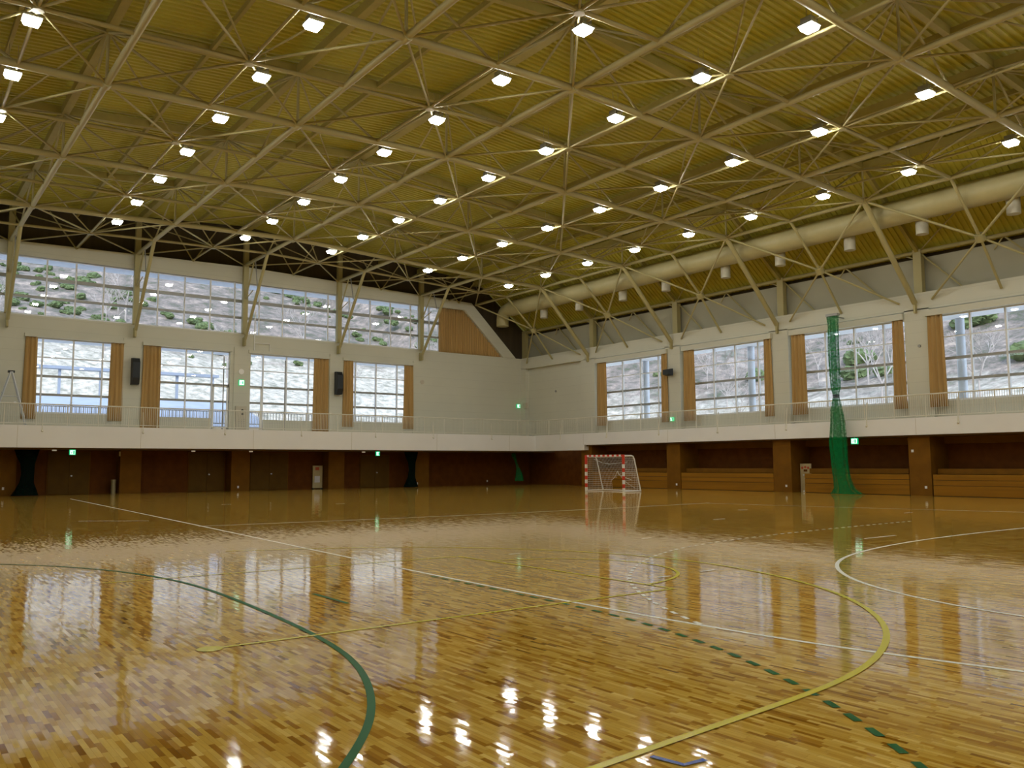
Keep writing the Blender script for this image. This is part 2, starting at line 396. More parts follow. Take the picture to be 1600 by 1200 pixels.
line('yellow_court_line', [(-37.8, -44.38), (-32.1, -44.45)], 'mark_yellow', .05, False)
line('yellow_court_line', [(-37.7, -39.33), (-35.2, -39.42), (-33.33, -39.52), (-32.2, -39.6)], 'mark_yellow', .05, False)
line('yellow_court_line', [(-32.15, -39.58), (-32.1, -42.0), (-32.1, -44.47)], 'mark_yellow', .05, False)
line('yellow_free_throw_arc', [(-32.1+1.75*math.sin(t*PI/12), -42.25-1.75*math.cos(t*PI/12)) for t in range(13)], 'mark_yellow', .05)
line('yellow_three_point_line', [(-38.2, -48.6), (-37.14, -48.53), (-36.5, -48.46), (-35.9, -48.42), (-35.2, -48.39), (-34.68, -48.34), (-34.2, -48.24), (-33.7, -48.1), (-33.1, -47.86), (-32.46, -47.5), (-32.01, -47.18), (-31.28, -46.55), (-30.71, -45.84), (-30.26, -45.1), (-29.9, -44.2), (-29.6, -43.2), (-29.5, -42.3), (-29.62, -41.2), (-30.0, -40.0), (-30.7, -38.8), (-31.7, -37.6), (-33.2, -36.6), (-35, -36.15)], 'mark_yellow', .06)
MB().add([(-37.86+.11*math.cos(t*PI/8), -44.38+.11*math.sin(t*PI/8), .004) for t in range(16)], [tuple(range(16))]).build('yellow_spot', 'mark_yellow', fl)
line('blue_corner_mark', [(-36.82, -48.58), (-36.78, -48.775), (-36.63, -48.79)], 'mark_blue', .04, False)
for a, b in (((-23.76, -42.12), (-22.5, -42.1)), ((-30.55, -43.56), (-30.22, -43.55)), ((-31.48, -43.60), (-31.24, -43.62)), ((-31.3, -39.9), (-31.05, -39.9)), ((-27.3, -39.2), (-27.0, -39.2)),
             ((-29.0, -17.5), (-28.6, -17.5)), ((-25.2, -20.0), (-24.8, -20.0)), ((-23.5, -14), (-23.1, -14)), ((-17.0, -33.6), (-16.5, -33.6)), ((-14.5, -38.0), (-14.0, -38.0)), ((-21.4, -36.2), (-20.9, -36.2)), ((-35.5, -25.0), (-33.9, -26.2))):
    line('white_tape_mark', [a, b], 'mark_white', .05, False)

# ------------------------------------------------------------------ walls
def tile_rects(x0, x1, z0, z1, holes):
    """rectangles of a wall with rectangular openings (openings do not overlap in x)"""
    R_ = []; cur = x0
    for hx0, hx1, hz0, hz1 in sorted(holes):
        if hx0 > cur: R_.append((cur, hx0, z0, z1))
        if hz0 > z0: R_.append((hx0, hx1, z0, hz0))
        if hz1 < z1: R_.append((hx0, hx1, hz1, z1))
        cur = hx1
    if cur < x1: R_.append((cur, x1, z0, z1))
    return R_
# openings: (lo, hi, z0, z1)
LWIN = [(-34.06, -29.12, 4.42, 8.56), (-28.06, -22.97, 3.66, 8.56), (-21.81, -16.50, 3.66, 8.56), (-15.39, -10.06, 4.42, 8.56)]
RWIN = [(-15.27, -8.75, 4.46, 8.56), (-23.12, -16.65, 4.46, 8.56), (-30.75, -24.40, 4.46, 8.56), (-38.55, -31.95, 4.46, 8.56), (-46.4, -39.8, 4.46, 8.56), (-54.2, -47.7, 4.46, 8.56), (-62.0, -55.5, 4.46, 8.56)]
mb = MB()
for a, b, c, d in tile_rects(HW, 0, 3.5, 8.72, LWIN+[(-40.4, -35.3, 4.42, 8.56)]): mb.box(a, b, 0, .32, c, d)
mb.box(HW, 0, 0, .32, 8.72, Z_S)
# gable band above the clerestory with sloping ends
mb.box(HW+7.7, -7.72, .02, .32, 12.97, 13.62)
band = [(HW/2, 14.0), (-15.85, 13.86), (-4.99, 13.61), (-.85, Z_S), (-2.05, Z_S), (-5.6, 13.02), (-7.72, 13.02), (-7.72, 12.97), (HW/2, 12.97)]
mb.prism(band, 'y', -.08, .3)
mb.prism([(HW-x, z) for x, z in band], 'y', -.08, .3)
for x in COLX: mb.box(x-.52, x+.52, -.06, .02, 3.6, 8.9)
struct('wall_back', mb, 'wall_cream')
mb = MB()
for a, b, c, d in tile_rects(YB, 0, 3.5, 8.72, RWIN): mb.box(0, .32, a, b, c, d)
mb.box(0, .5, YB, 0, 8.72, Z_S)
for k in range(0, 9):
    y = -k*FR; mb.box(-.32, 0, y-.62, y+.62 if k else y, 3.6, 8.95)
mb.box(-.32, 0, YB, 0, 8.9, Z_S)
mb.box(-.28, 0, -FR+.62, -FR+.9, 3.6, 8.9)
struct('wall_right', mb, 'wall_cream')
mb = MB()
mb.box(HW-.3, HW, YB, 0, 0, 8.72)
mb.box(HW-.5, HW, YB, 0, 8.72, Z_S)
struct('wall_left', mb, 'wall_cream')
struct('wall_front', MB().box(HW, 0, YB-.3, YB, 0, 16.5), 'wall_cream')
# upper grey strip under the eaves, dark gable end above the band
struct('trim_1', MB().box(.5, .62, YB, .3, Z_S-.05, 11.6), 'grey_panel', label='grey panel strip under the right eave')
struct('trim_9', MB().box(.64, .78, YB, .3, Z_S-.05, 11.8), 'gable_brown')  # dark closure added behind the grey strip to block sky light at the eave gap
struct('trim_2', MB().box(HW-.62, HW-.5, YB, .3, Z_S-.05, 11.6), 'grey_panel')
g = [(.6, Z_S), (.6, 11.7), (-4.2, 15.4), (-22.23, 16.7), (-22.23, 13.3), (-15.85, 13.3), (-5.2, 13.2), (-1.6, Z_S)]
mb = MB(); mb.prism(g, 'y', .34, .5); mb.prism([(HW-x, z) for x, z in g], 'y', .34, .5)
struct('wall_gable', mb, 'gable_brown')
# lower walls under the balconies
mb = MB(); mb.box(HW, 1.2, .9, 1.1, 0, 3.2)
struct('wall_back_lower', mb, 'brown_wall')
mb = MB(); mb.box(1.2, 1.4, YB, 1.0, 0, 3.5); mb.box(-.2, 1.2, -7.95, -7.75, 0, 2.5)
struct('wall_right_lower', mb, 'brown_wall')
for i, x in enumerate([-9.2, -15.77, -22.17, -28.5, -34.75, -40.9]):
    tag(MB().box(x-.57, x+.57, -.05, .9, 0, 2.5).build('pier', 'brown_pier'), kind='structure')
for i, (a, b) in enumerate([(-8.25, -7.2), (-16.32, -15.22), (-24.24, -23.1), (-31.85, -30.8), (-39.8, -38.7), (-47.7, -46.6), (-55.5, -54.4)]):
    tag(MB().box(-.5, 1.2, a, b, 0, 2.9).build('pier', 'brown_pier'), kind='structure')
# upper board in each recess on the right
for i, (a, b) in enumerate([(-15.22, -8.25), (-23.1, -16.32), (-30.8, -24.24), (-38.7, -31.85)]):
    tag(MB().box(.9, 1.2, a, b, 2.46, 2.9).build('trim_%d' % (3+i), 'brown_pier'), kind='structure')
# balconies
mb = MB(); mb.box(HW, .02, YBAL, .0, 2.52, 3.60); mb.box(HW, 0, YBAL, YBAL+.16, 3.6, 3.66)
bl = struct('balcony_back', mb, 'fascia_cream')
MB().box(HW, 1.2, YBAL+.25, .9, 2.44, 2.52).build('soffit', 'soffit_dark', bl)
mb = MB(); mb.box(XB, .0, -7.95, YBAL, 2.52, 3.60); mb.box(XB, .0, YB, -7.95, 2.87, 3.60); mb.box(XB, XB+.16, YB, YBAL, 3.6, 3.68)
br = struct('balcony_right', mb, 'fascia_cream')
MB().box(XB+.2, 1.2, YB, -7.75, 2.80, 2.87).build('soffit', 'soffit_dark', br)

for x in (-34.5, -28.6, -22.3, -15.9, -9.5, -3.3): MB().box(x-.008, x+.008, YBAL-.004, YBAL, 2.53, 3.65).build('seam', 'box_beige', bl)
for i in range(1, 9): MB().box(XB-.004, XB, -i*FR-.008, -i*FR+.008, 2.88, 3.66).build('seam', 'box_beige', br)
# ------------------------------------------------------------------ roof deck
mb = MB(); nper = int((-YB+1.0)/.27); vs = []; fs = []
ys = []
for i in range(nper+1):
    y = .9-i*.27
    ys += [(y, 0), (y-.10, 0), (y-.125, .075), (y-.245, .075)]
m_ = len(DX)
for (y, h) in ys:
    for x, z in zip(DX, DZ): vs.append((x, y, z+h))
for i in range(len(ys)-1):
    for j in range(m_-1): fs.append((i*m_+j, i*m_+j+1, (i+1)*m_+j+1, (i+1)*m_+j))
mb.add(vs, fs)
mb2 = [(x, z+.12) for x, z in zip(DX, DZ)]+[(x, z+.22) for x, z in zip(DX, DZ)][::-1]
struct('ceiling', mb, 'deck', label='ribbed olive-yellow metal roof deck')
mbr = MB(); mbr.prism(mb2, 'y', .9, YB-.5); struct('roof', mbr, 'beam_tan')

# ------------------------------------------------------------------ space frame
KMAX = 8
def strut(par, a, b, r, name='strut', n=6, m='tube_cream'):
    return MB().tube(a, b, r, n, cap=False).build(name, m, par)
BAYW = ['', 'first', 'second', 'third', 'fourth', 'fifth', 'sixth', 'seventh', 'eighth']
for k in range(1, KMAX+1):
    y = -k*FR
    t = empty('roof_truss', (NX[3], y, NZ[3]), 'cream tubular truss crossing the hall, %s from the window gable wall' % BAYW[k], 'truss', 'trusses across the hall')
    mb = MB()
    for j in range(6): mb.tube((NX[j], y, NZ[j]), (NX[j+1], y, NZ[j+1]), .125, 10)
    mb.build('bottom_chord', 'tube_cream', t)
    mb = MB()
    for j in range(6): mb.prism([(NX[j], TZ[j]-.02), (NX[j], TZ[j]+.28), (NX[j+1], TZ[j+1]+.28), (NX[j+1], TZ[j+1]-.02)], 'y', y-.1, y+.1)
    mb.prism([(NX[0], TZ[0]-.02), (NX[0], TZ[0]+.28), (.5, 11.7), (.5, 11.45)], 'y', y-.08, y+.08)
    mb.prism([(NX[6], TZ[6]-.02), (NX[6], TZ[6]+.28), (HW-.5, 11.7), (HW-.5, 11.45)], 'y', y-.08, y+.08)
    mb.build('top_chord', 'beam_tan', t)
    for j in range(7): strut(t, (NX[j], y, NZ[j]), (NX[j], y, TZ[j]), .05, 'post', 6)
    for j in range(6):
        xm = (NX[j]+NX[j+1])/2; zm = (NZ[j]+NZ[j+1])/2
        strut(t, (NX[j], y, TZ[j]), (xm, y, zm), .045, 'strut'); strut(t, (NX[j+1], y, TZ[j+1]), (xm, y, zm), .045, 'strut')
    mb = MB(); mb.tube((NX[0], y, NZ[0]), (-.42, y, 9.25), .13, 10); mb.box(-.5, -.3, y-.05, y+.05, 8.75, 9.35)
    mb.build('leg', 'tube_cream', t)
    mb = MB(); mb.tube((NX[6], y, NZ[6]), (HW+.42, y, 9.25), .13, 10); mb.build('leg', 'tube_cream', t)
    # node balls
    for j in range(7): MB().tube((NX[j], y-.17, NZ[j]), (NX[j], y+.17, NZ[j]), .16, 8).build('node', 'tube_cream', t)
LNAME = ['above the right wall legs', 'over the first gable column from the right wall', 'over the second gable column from the right wall',
         'along the roof ridge', 'left of the roof ridge', 'second line left of the roof ridge', 'beside the left wall legs']
for j in range(7):
    x = NX[j]
    t = empty('ridge_truss' if j == 3 else 'roof_truss', (x, -20, NZ[j]), 'cream tubular truss running lengthwise %s' % LNAME[j], 'truss', 'trusses running lengthwise')
    MB().tube((x, 0, NZ[j]), (x, YB, NZ[j]), .11 if j else .095, 10).build('bottom_chord', 'tube_cream', t)
    if j == 3:
        mb = MB(); mb.box(x-.18, x+.18, YB, .2, TZ[j]-.1, TZ[j]-.04)
        for i in range(int(-YB/.55)): mb.box(x-.22, x-.19, -i*.55-.4, -i*.55, TZ[j]-.05, TZ[j]+.22)
        mb.box(x-.18, x-.1, YB, .2, TZ[j]-.04, TZ[j]+.25)
        mb.build('top_chord', 'beam_tan', t)
    else: MB().box(x-.13, x+.13, YB, .2, TZ[j]-.08, TZ[j]+.25).build('top_chord', 'beam_tan', t)
    for k in range(0, KMAX+1):
        ym = -(k+.5)*FR
        strut(t, (x, -k*FR, TZ[j]), (x, ym, NZ[j]), .045); strut(t, (x, -(k+1)*FR, TZ[j]), (x, ym, NZ[j]), .045)
# secondary tubes and bracing in each roof cell
for k in range(0, KMAX+1):
    y = -(k+.5)*FR
    mb = MB(); xs = [-4.58]+[(NX[j]+NX[j+1])/2 for j in range(6)]+[NX[6]]
    for a, b in zip(NX, NX[1:]): mb.tube((a, y, zc(a)), (b, y, zc(b)), .07, 8)
    o = mb.build('secondary_tube', 'tube_cream')
    tag(o, 'thinner cream tube crossing the hall between the trusses, %s from the gable wall' % BAYW[k+1] if k < 8 else 'thinner cream tube crossing the hall, last from the gable wall', 'tube', 'thin tubes across the hall')
for j in range(6):
    x = (NX[j]+NX[j+1])/2
    o = MB().tube((x, 0, zc(x)), (x, YB, zc(x)), .05, 8).build('secondary_tube', 'tube_cream')
    tag(o, 'thin cream tube running lengthwise under the roof, %s from the right wall' % ORD[j], 'tube', 'thin tubes running lengthwise')
    o = MB().box(x-.06, x+.06, YB, .2, zt(x)+.02, zt(x)+.22).build('purlin', 'beam_tan')
    tag(o, 'tan purlin under the roof deck, %s from the right wall' % ORD[j], 'beam', 'purlins under the deck')
for k in range(0, KMAX):
    for j in range(6):
        xm = (NX[j]+NX[j+1])/2; ym = -(k+.5)*FR; zm = zc(xm)
        t = empty('cross_brace', (xm, ym, zm), 'thin cross brace in %s roof bay from the gable, %s from the right wall' % (BAYW[k+1], ORD[j]), 'brace', 'roof cross braces')
        for jj in (j, j+1):
            for kk in (k, k+1):
                strut(t, (xm, ym, zm), (NX[jj], -kk*FR, NZ[jj]), .042, 'brace_arm')
                if kk == k or True: strut(t, (xm, ym, zm+.02), (NX[jj], -kk*FR, TZ[jj]), .036, 'brace_strut', 5)
        MB().tube((xm, ym, zm-.1), (xm, ym, zm+.12), .16, 8).build('node', 'tube_cream', t)
# sloping bottom layer above the right wall
for k in range(0, KMAX):
    ym = -(k+.5)*FR; X0 = (-2.15, ym, 11.35)
    t = empty('eave_brace', X0, 'star-shaped cream tube brace sloping above the right wall, %s bay from the corner' % BAYW[k+1], 'brace', 'sloping star braces')
    for a, r in (((NX[0], -k*FR, NZ[0]), .06), ((NX[0], -(k+1)*FR, NZ[0]), .06), ((NX[0], ym, NZ[0]), .075)): strut(t, X0, a, r, 'brace_arm')
    for yy, r in ((-k*FR-.8, .05), (ym, .065), (-(k+1)*FR+.8, .05)): strut(t, X0, (-.36, yy, 9.32), r, 'brace_arm')
    MB().tube((-2.05, ym, 11.22), (-2.25, ym, 11.48), .22, 8).build('node', 'tube_cream', t)
# gable wall legs
for i, x in enumerate(COLX):
    t = empty('gable_column', (x, -.2, Z_S), 'cream steel column with sloping leg on the window gable, %s from the right wall' % ORD[i], 'column', 'gable columns')
    MB().box(x-.15, x+.15, -.38, -.1, Z_S-.02, zt(x)).build('shaft', 'tube_cream', t)
    strut(t, (x, -FR/2, zc(x)), (x, -.42, 9.35), .1, 'leg', 8)
    MB().box(x-.05, x+.05, -.5, -.08, 8.95, 9.5).build('foot_bracket', 'tube_cream', t)
    strut(t, (x, -1.7, zc(x)), (x, -.4, 11.9), .05, 'stay'); strut(t, (x, -.4, 11.9), (x, -1.6, 12.25), .03, 'stay')
    strut(t, (x, -1.9, zc(x)), (x, -2.35, 12.3), .03, 'stay', 6, 'alu_dark')
for i, x in enumerate([-6.2, -12.66, -19.04, -25.42, -31.8, -37.4]):
    o = MB().tube((x, -.15, zc(x)-.1), (x-1.4, -.1, zt(x)), .04, 6).tube((x, -.15, zc(x)-.1), (x+1.4, -.1, zt(x)), .04, 6).build('gable_strut', 'tube_cream')
    tag(o, 'V-shaped pair of thin struts over the gable band, %s from the right wall' % ORD[i], 'brace', 'V struts on the gable')
# eave tube, stub columns and back struts on the right wall
t = empty('eave_truss', (0, -20, 11.8), 'long cream eave tube on stub columns above the right wall', 'frame')
MB().tube((0.1, 0, 11.83), (.1, YB, 11.83), .1, 10).build('eave_tube', 'tube_cream', t)
for k in range(0, KMAX+1):
    y = -k*FR
    MB().box(-.02, .30, y-.2, y+.2, Z_S, 11.95).build('stub_column', 'tube_cream', t)
    strut(t, (.2, y-.1, 11.75), (.35, y-2.0, Z_S+.02), .045); strut(t, (.2, y-FR/2, 11.8), (.35, y-FR/2-2.0, Z_S+.02), .045)
    strut(t, (.2, y-FR/2, 11.8), (.35, y-FR/2+.5, 11.3), .035); strut(t, (.2, y+.1, 11.5), (.15, y+.75, 11.8), .035)
    strut(t, (.15, y-.1, 11.9), (-2.2, y-FR/2, 13.55), .035)
# ventilation duct
t = empty('ventilation_duct', (-3.0, -20, 13.0), 'fat round cream air duct running above the right wall windows', 'duct')
MB().tube((-2.95, -2.3, 13.1), (-2.95, YB+2, 13.1), .58, 24).build('pipe', 'duct_cream', t)
MB().path([(-2.9, -2.4, 13.1)]+[(-2.9, -1.9+.75*math.sin(a_*PI/16), 12.35+.75*math.cos(a_*PI/16)) for a_ in range(9)]+[(-2.9, -1.15, 11.9)], .46, 20).build('elbow', 'duct_cream', t)
for i in range(26):
    y = -3.6-i*2.55
    mb = MB(); mb.tube((-2.95, y-.03, 13.1), (-2.95, y+.03, 13.1), .605, 20, cap=False); mb.build('seam_ring', 'duct_cream', t)
for y in (-5.6, -9.4, -13.6, -17.3, -21.8, -25.4, -29.4, -33.0, -36.9, -40.8, -44.7):
    mb = MB(); mb.tube((-2.5, y, 11.95), (-2.5, y, 12.65), .27, 14); mb.build('nozzle', 'nozzle_grey', t)

# ------------------------------------------------------------------ high-bay lamps
RX = [-6.9, -13.2, -19.7, -24.76, -31.2, -37.5]
RN = ['nearest the right wall', 'second from the right wall', 'third from the right wall', 'fourth from the right wall', 'fifth from the right wall', 'farthest from the right wall']
def lamp0(loc, label):
    t = empty('high_bay_lamp', loc, label, 'lamp', 'square lamps under the roof')
    x, y, z = loc
    mb = MB(); a = .17; b = .215
    # tapered glowing bowl: flat underside and slanted sides
    v = [(x+sx*a, y+sy*a, z-.06) for sx, sy in ((-1, -1), (1, -1), (1, 1), (-1, 1))]+[(x+sx*b, y+sy*b, z+.06) for sx, sy in ((-1, -1), (1, -1), (1, 1), (-1, 1))]
    mb.add(v, [(0, 1, 2, 3)]+[(i, 4+i, 4+(i+1) % 4, (i+1) % 4) for i in range(4)]); mb.build('diffuser', 'lamp_glow', t)
    mb = MB(); mb.box(x-b-.02, x+b+.02, y-b-.02, y+b+.02, z+.06, z+.11); mb.box(x-.17, x+.17, y-.17, y+.17, z+.11, z+.3); mb.build('housing', 'alu_dark', t)
    mb = MB(); mb.tube((x-.12, y, z+.3), (x-.12, y, z+1.0), .012, 5); mb.tube((x+.12, y, z+.3), (x+.12, y, z+1.0), .012, 5)
    mb.tube((x, y, z+.2), (x, y-.55, z+.22), .03, 6); mb.build('bracket', 'tube_cream', t)
    return t
proto = None
for r, x in enumerate(RX):
    for i in range(1, 17):
        loc = (x, .577-i*FR/2-FR/2, zc(x)-.16)
        lab = 'square white lamp in the row %s, %s from the gable wall' % (RN[r], ORD[i-1])
        if proto is None: proto = lamp0(loc, lab); p0 = Vector(loc)
        else:
            c = proto.copy(); COL.objects.link(c); c.location = loc; c['label'] = lab
            for ch in [q for q in proto.children]:
                d = ch.copy(); COL.objects.link(d); d.parent = c; d.matrix_parent_inverse = Matrix.Translation(-p0)

# ------------------------------------------------------------------ windows
def win(axis, lo, hi, z0, z1, verts, horis, idx, plane=.12, door=None, thick=.055, deep=.1, sash=True):
    """window frame with mullions/transoms and panes. axis 'y': wall at y=0 (coordinate x), 'x': wall at x=0 (coordinate y)"""
    def B(mb, a, b, c, d, p, q, mi=0):
        if axis == 'y': mb.box(a, b, p, q, c, d, mi)
        elif axis == 'x': mb.box(p, q, a, b, c, d, mi)
        else: mb.box(HW-q, HW-p, a, b, c, d, mi)
    root = None
    P, Q = plane, plane+deep
    mb = MB(); w = thick
    B(mb, lo, lo+w, z0, z1, P, Q); B(mb, hi-w, hi, z0, z1, P, Q); B(mb, lo, hi, z1-w, z1, P, Q); B(mb, lo, hi, z0, z0+w*1.6, P, Q)
    root = mb.build('window_%d' % idx, 'alu'); root['kind'] = 'structure'
    for v in verts:
        mb = MB(); B(mb, v-w*.7, v+w*.7, z0, z1, P-.03, Q+.02); mb.build('mullion', 'alu', root)
    for h, t in horis:
        mb = MB(); B(mb, lo, hi, h-t/2, h+t/2, P, Q); mb.build('transom', 'alu_dark' if t > .1 else 'alu', root)
    mb = MB(); pp = plane+deep/2
    if axis == 'y': mb.add([(lo, pp, z0), (hi, pp, z0), (hi, pp, z1), (lo, pp, z1)], [(0, 1, 2, 3)])
    elif axis == 'x': mb.add([(pp, lo, z0), (pp, hi, z0), (pp, hi, z1), (pp, lo, z1)], [(0, 1, 2, 3)])
    else: mb.add([(HW-pp, lo, z0), (HW-pp, hi, z0), (HW-pp, hi, z1), (HW-pp, lo, z1)], [(0, 1, 2, 3)])
    mb.build('pane', 'glass', root)
    return root
HS = [(5.46, .13), (6.47, .13), (7.5, .055)]
w1 = win('y', LWIN[0][0], LWIN[0][1], 4.42, 8.56, [-33.2, -31.68, -30.18], HS, 1)
w2 = win('y', -28.06, -22.97, 3.66, 8.56, [-27.1, -25.58, -24.03], HS, 2)
w3 = win('y', -21.81, -16.50, 3.66, 8.56, [-20.84, -19.29, -17.78], HS, 3)
w4 = win('y', LWIN[3][0], LWIN[3][1], 4.42, 8.56, [-14.4, -12.84, -11.2], HS, 4)
# parapet panel below the glass beside the side doors, and the doors themselves
struct('wall_sill_1', MB().box(-28.06, -24.06, 0, .32, 3.5, 4.42), 'wall_cream'); struct('wall_sill_2', MB().box(-20.80, -16.5, 0, .32, 3.5, 4.42), 'wall_cream')
def side_door(x0, x1, idx):
    r = MB(); r.box(x0, x0+.09, .04, .14, 3.66, 6.42); r.box(x1-.09, x1, .04, .14, 3.66, 6.42); r.box(x0, x1, .04, .14, 6.34, 6.42); r.box(x0, x1, .04, .14, 3.66, 3.9)
    o = r.build('door_%d' % idx, 'white_paint'); o['kind'] = 'structure'
    MB().box(x1-.22, x1-.18, -.02, .04, 4.6, 4.95).build('door_handle', 'steel', o)
side_door(-23.98, -23.03, 1); side_door(-21.76, -20.90, 2)
for i, (a, b, c, d) in enumerate(RWIN):
    m0 = (a+b)/2
    ms = {0: [-14.10, -12.49, -10.80], 1: [-21.86, -20.23, -18.63], 2: [-29.47, -27.87, -26.2], 3: [-36.9, -35.25, -33.7]}.get(i, [a+1.6, m0, b-1.6])
    win('x', a, b, c, d, ms, HS, 5+i)
# clerestory: one glazed bay between gable columns
cx = [-7.78]+COLX+[HW+7.78]
allm = [-33.17-1.55*1, -33.17, -31.72, -30.28, -27.33, -25.8, -24.27, -22.23+1.55*-.35, -21.2, -19.65, -18.08, -16.5, -14.93, -13.37, -11.78, -10.16, -8.62]
for i in range(len(cx)-1):
    hi, lo = cx[i], cx[i+1]
    hi2 = hi-(.0 if i == 0 else .02); lo2 = lo+.02
    vs_ = [m for m in allm if lo2+.35 < m < hi2-.35]
    if lo < -34: vs_ += [m for m in (-36.1,) if lo2+.3 < m < hi2-.3]
    win('y', lo2, hi2, Z_S, 12.97, vs_, [(10.77, .15), (11.82, .2)], 12+i, .1)
win('y', -40.4, -35.3, 4.42, 8.56, [-39.3, -37.8, -36.3], HS, 18)
# pelmet boxes over the windows
def pelmet(axis, a, b, lab):
    mb = MB()
    if axis == 'y': mb.box(a-.06, b+.06, -.2, -.02, 8.56, 8.74)
    else: mb.box(-.50, -.33, a-.06, b+.06, 8.52, 8.82)
    tag(mb.build('curtain_box', 'wall_cream'), lab, 'curtain box', 'curtain boxes')
WN = ['leftmost', 'second from the left', 'third from the left', 'fourth from the left']
for (a, b, c, d), n_ in zip(LWIN, WN): pelmet('y', a, b, 'cream curtain box over the gable wall window, %s' % n_)
RNm = ['nearest the far corner', 'second from the far corner', 'third from the far corner', 'fourth from the far corner', 'fifth from the far corner']
for (a, b, c, d), n_ in zip(RWIN[:5], RNm): pelmet('x', a, b, 'cream curtain box over the right wall window, %s' % n_)
# reveals of the right-hand windows (piers stand proud of the glass)
# ------------------------------------------------------------------ curtains
def curtain(axis, a, b, z0, lab, top=8.55, flare=.06, off=-.11, slope=None):
    n_ = max(8, int((b-a)/.03)); mb = MB(); rows = 9; vs = []
    ph = random.random()*6
    for r_ in range(rows):
        t = r_/(rows-1); z = top+(z0-top)*t
        for i in range(n_+1):
            u = i/n_; c = a+(b-a)*u+(u-.5)*flare*t*2
            zz = z
            if slope: zz = z0+(min(top, slope(c))-z0)*(1-t)
            f = .05*math.sin(u*(b-a)*2*PI/.21+ph)+.02*math.sin(u*(b-a)*17+ph*2+t*2)
            vs.append((c, off+f, zz) if axis == 'y' else (off+f, c, zz))
    fs = [(r_*(n_+1)+i, r_*(n_+1)+i+1, (r_+1)*(n_+1)+i+1, (r_+1)*(n_+1)+i) for r_ in range(rows-1) for i in range(n_)]
    mb.add(vs, fs, 0, True); o = mb.build('curtain', 'ochre_cloth')
    md = o.modifiers.new('thickness', 'SOLIDIFY'); md.thickness = .008
    tag(o, lab, 'curtain', 'window curtains')
for a, b, z0, n_ in [(-34.06, -33.48, 4.1, 'left side of the leftmost gable window'), (-29.80, -29.12, 4.1, 'right side of the leftmost gable window'),
                     (-28.07, -27.08, 3.70, 'left side of the second gable window'), (-17.5, -16.5, 3.70, 'right side of the third gable window'),
                     (-15.39, -14.70, 4.1, 'left side of the fourth gable window'), (-10.74, -10.05, 4.05, 'right side of the fourth gable window')]:
    curtain('y', a, b, z0, 'gathered ochre curtain on the '+n_)
for a, b, n_ in [(-9.70, -8.80, 'left side of the right wall window nearest the corner'), (-15.30, -14.85, 'right side of the right wall window nearest the corner'),
                 (-17.53, -16.70, 'left side of the second right wall window'), (-23.12, -22.66, 'right side of the second right wall window'),
                 (-25.27, -24.46, 'left side of the third right wall window'), (-30.75, -30.23, 'right side of the third right wall window'),
                 (-32.69, -32.0, 'left side of the right wall window nearest the camera'), (-38.5, -38.0, 'right side of the fourth right wall window')]:
    curtain('x', a, b, 4.17, 'gathered ochre curtain on the '+n_, off=-.40)
sl = lambda x: min(13.02, 13.02-(max(0, x+5.6))*(13.02-Z_S)/(5.6-2.05))
curtain('y', -7.74, -2.15, Z_S+.02, 'wide ochre curtain beside the clerestory under the sloping gable band', top=13.02, flare=0, off=.16, slope=sl)

# ------------------------------------------------------------------ balcony railings
def railing(axis, lo, hi, off, posts, lab):
    def P(c, z, d=0): return (c, off+d, z) if axis == 'y' else (off+d, c, z)
    t = empty('balcony_railing', P(hi, 3.6), lab, 'railing')
    MB().tube(P(lo, 4.77), P(hi, 4.77), .032, 8).build('handrail', 'rail_cream', t)
    MB().tube(P(lo, 3.77), P(hi, 3.77), .024, 6).build('bottom_rail', 'rail_cream', t)
    ps = sorted(posts)
    for p in ps: MB().tube(P(p, 3.60), P(p, 4.77), .03, 6).build('post', 'rail_cream', t)
    e = [lo]+ps+[hi]
    for a, b in zip(e, e[1:]):
        n_ = int(round((b-a)/.105))
        if n_ < 2: continue
        mb = MB()
        for i in range(1, n_): mb.tube(P(a+(b-a)*i/n_, 3.77), P(a+(b-a)*i/n_, 4.77), .011, 4, cap=False)
        mb.build('baluster_panel', 'rail_cream', t)
    return t
lp = [-35.12-1.47*i for i in range(1, 6)]+[-35.12, -33.69, -32.24, -30.76, -29.24, -27.74, -26.25, -24.9, -23.43, -21.9, -20.4, -18.95, -17.4, -16.84, -15.2, -13.65, -12.14, -10.45, -8.85, -7.31, -5.61, -4.08, -2.47]
railing('y', HW+.1, XB+.12, YBAL+.12, lp, 'cream baluster railing along the gable wall balcony')
rp_ = [-3.96-1.551*i for i in range(0, 42)]
railing('x', YB+.5, YBAL+.12, XB+.12, rp_, 'cream baluster railing along the right wall balcony')
for i, y in enumerate([-5.4, -10.2, -14.98, -19.62, -24.3, -28.95, -33.4, -38.1]):
    o = MB().tube((XB-.03, y, 3.38), (XB+.10, y, 4.55), .03, 6).tube((XB-.05, y, 3.34), (XB-.0, y, 3.42), .05, 6).build('railing_brace', 'rail_cream')
    tag(o, 'slanting rod bracing the right balcony railing, %s from the corner' % ORD[i], 'rod', 'railing braces')
for i, x in enumerate([-4.9, -9.8, -14.2, -19.3, -24.0, -28.5, -33.4]):
    o = MB().tube((x, YBAL-.03, 3.38), (x, YBAL+.10, 4.5), .025, 6).tube((x, YBAL-.05, 3.34), (x, YBAL, 3.42), .05, 6).build('railing_brace', 'rail_cream')
    tag(o, 'slanting rod bracing the gable balcony railing, %s from the corner' % ORD[i], 'rod', 'railing braces')

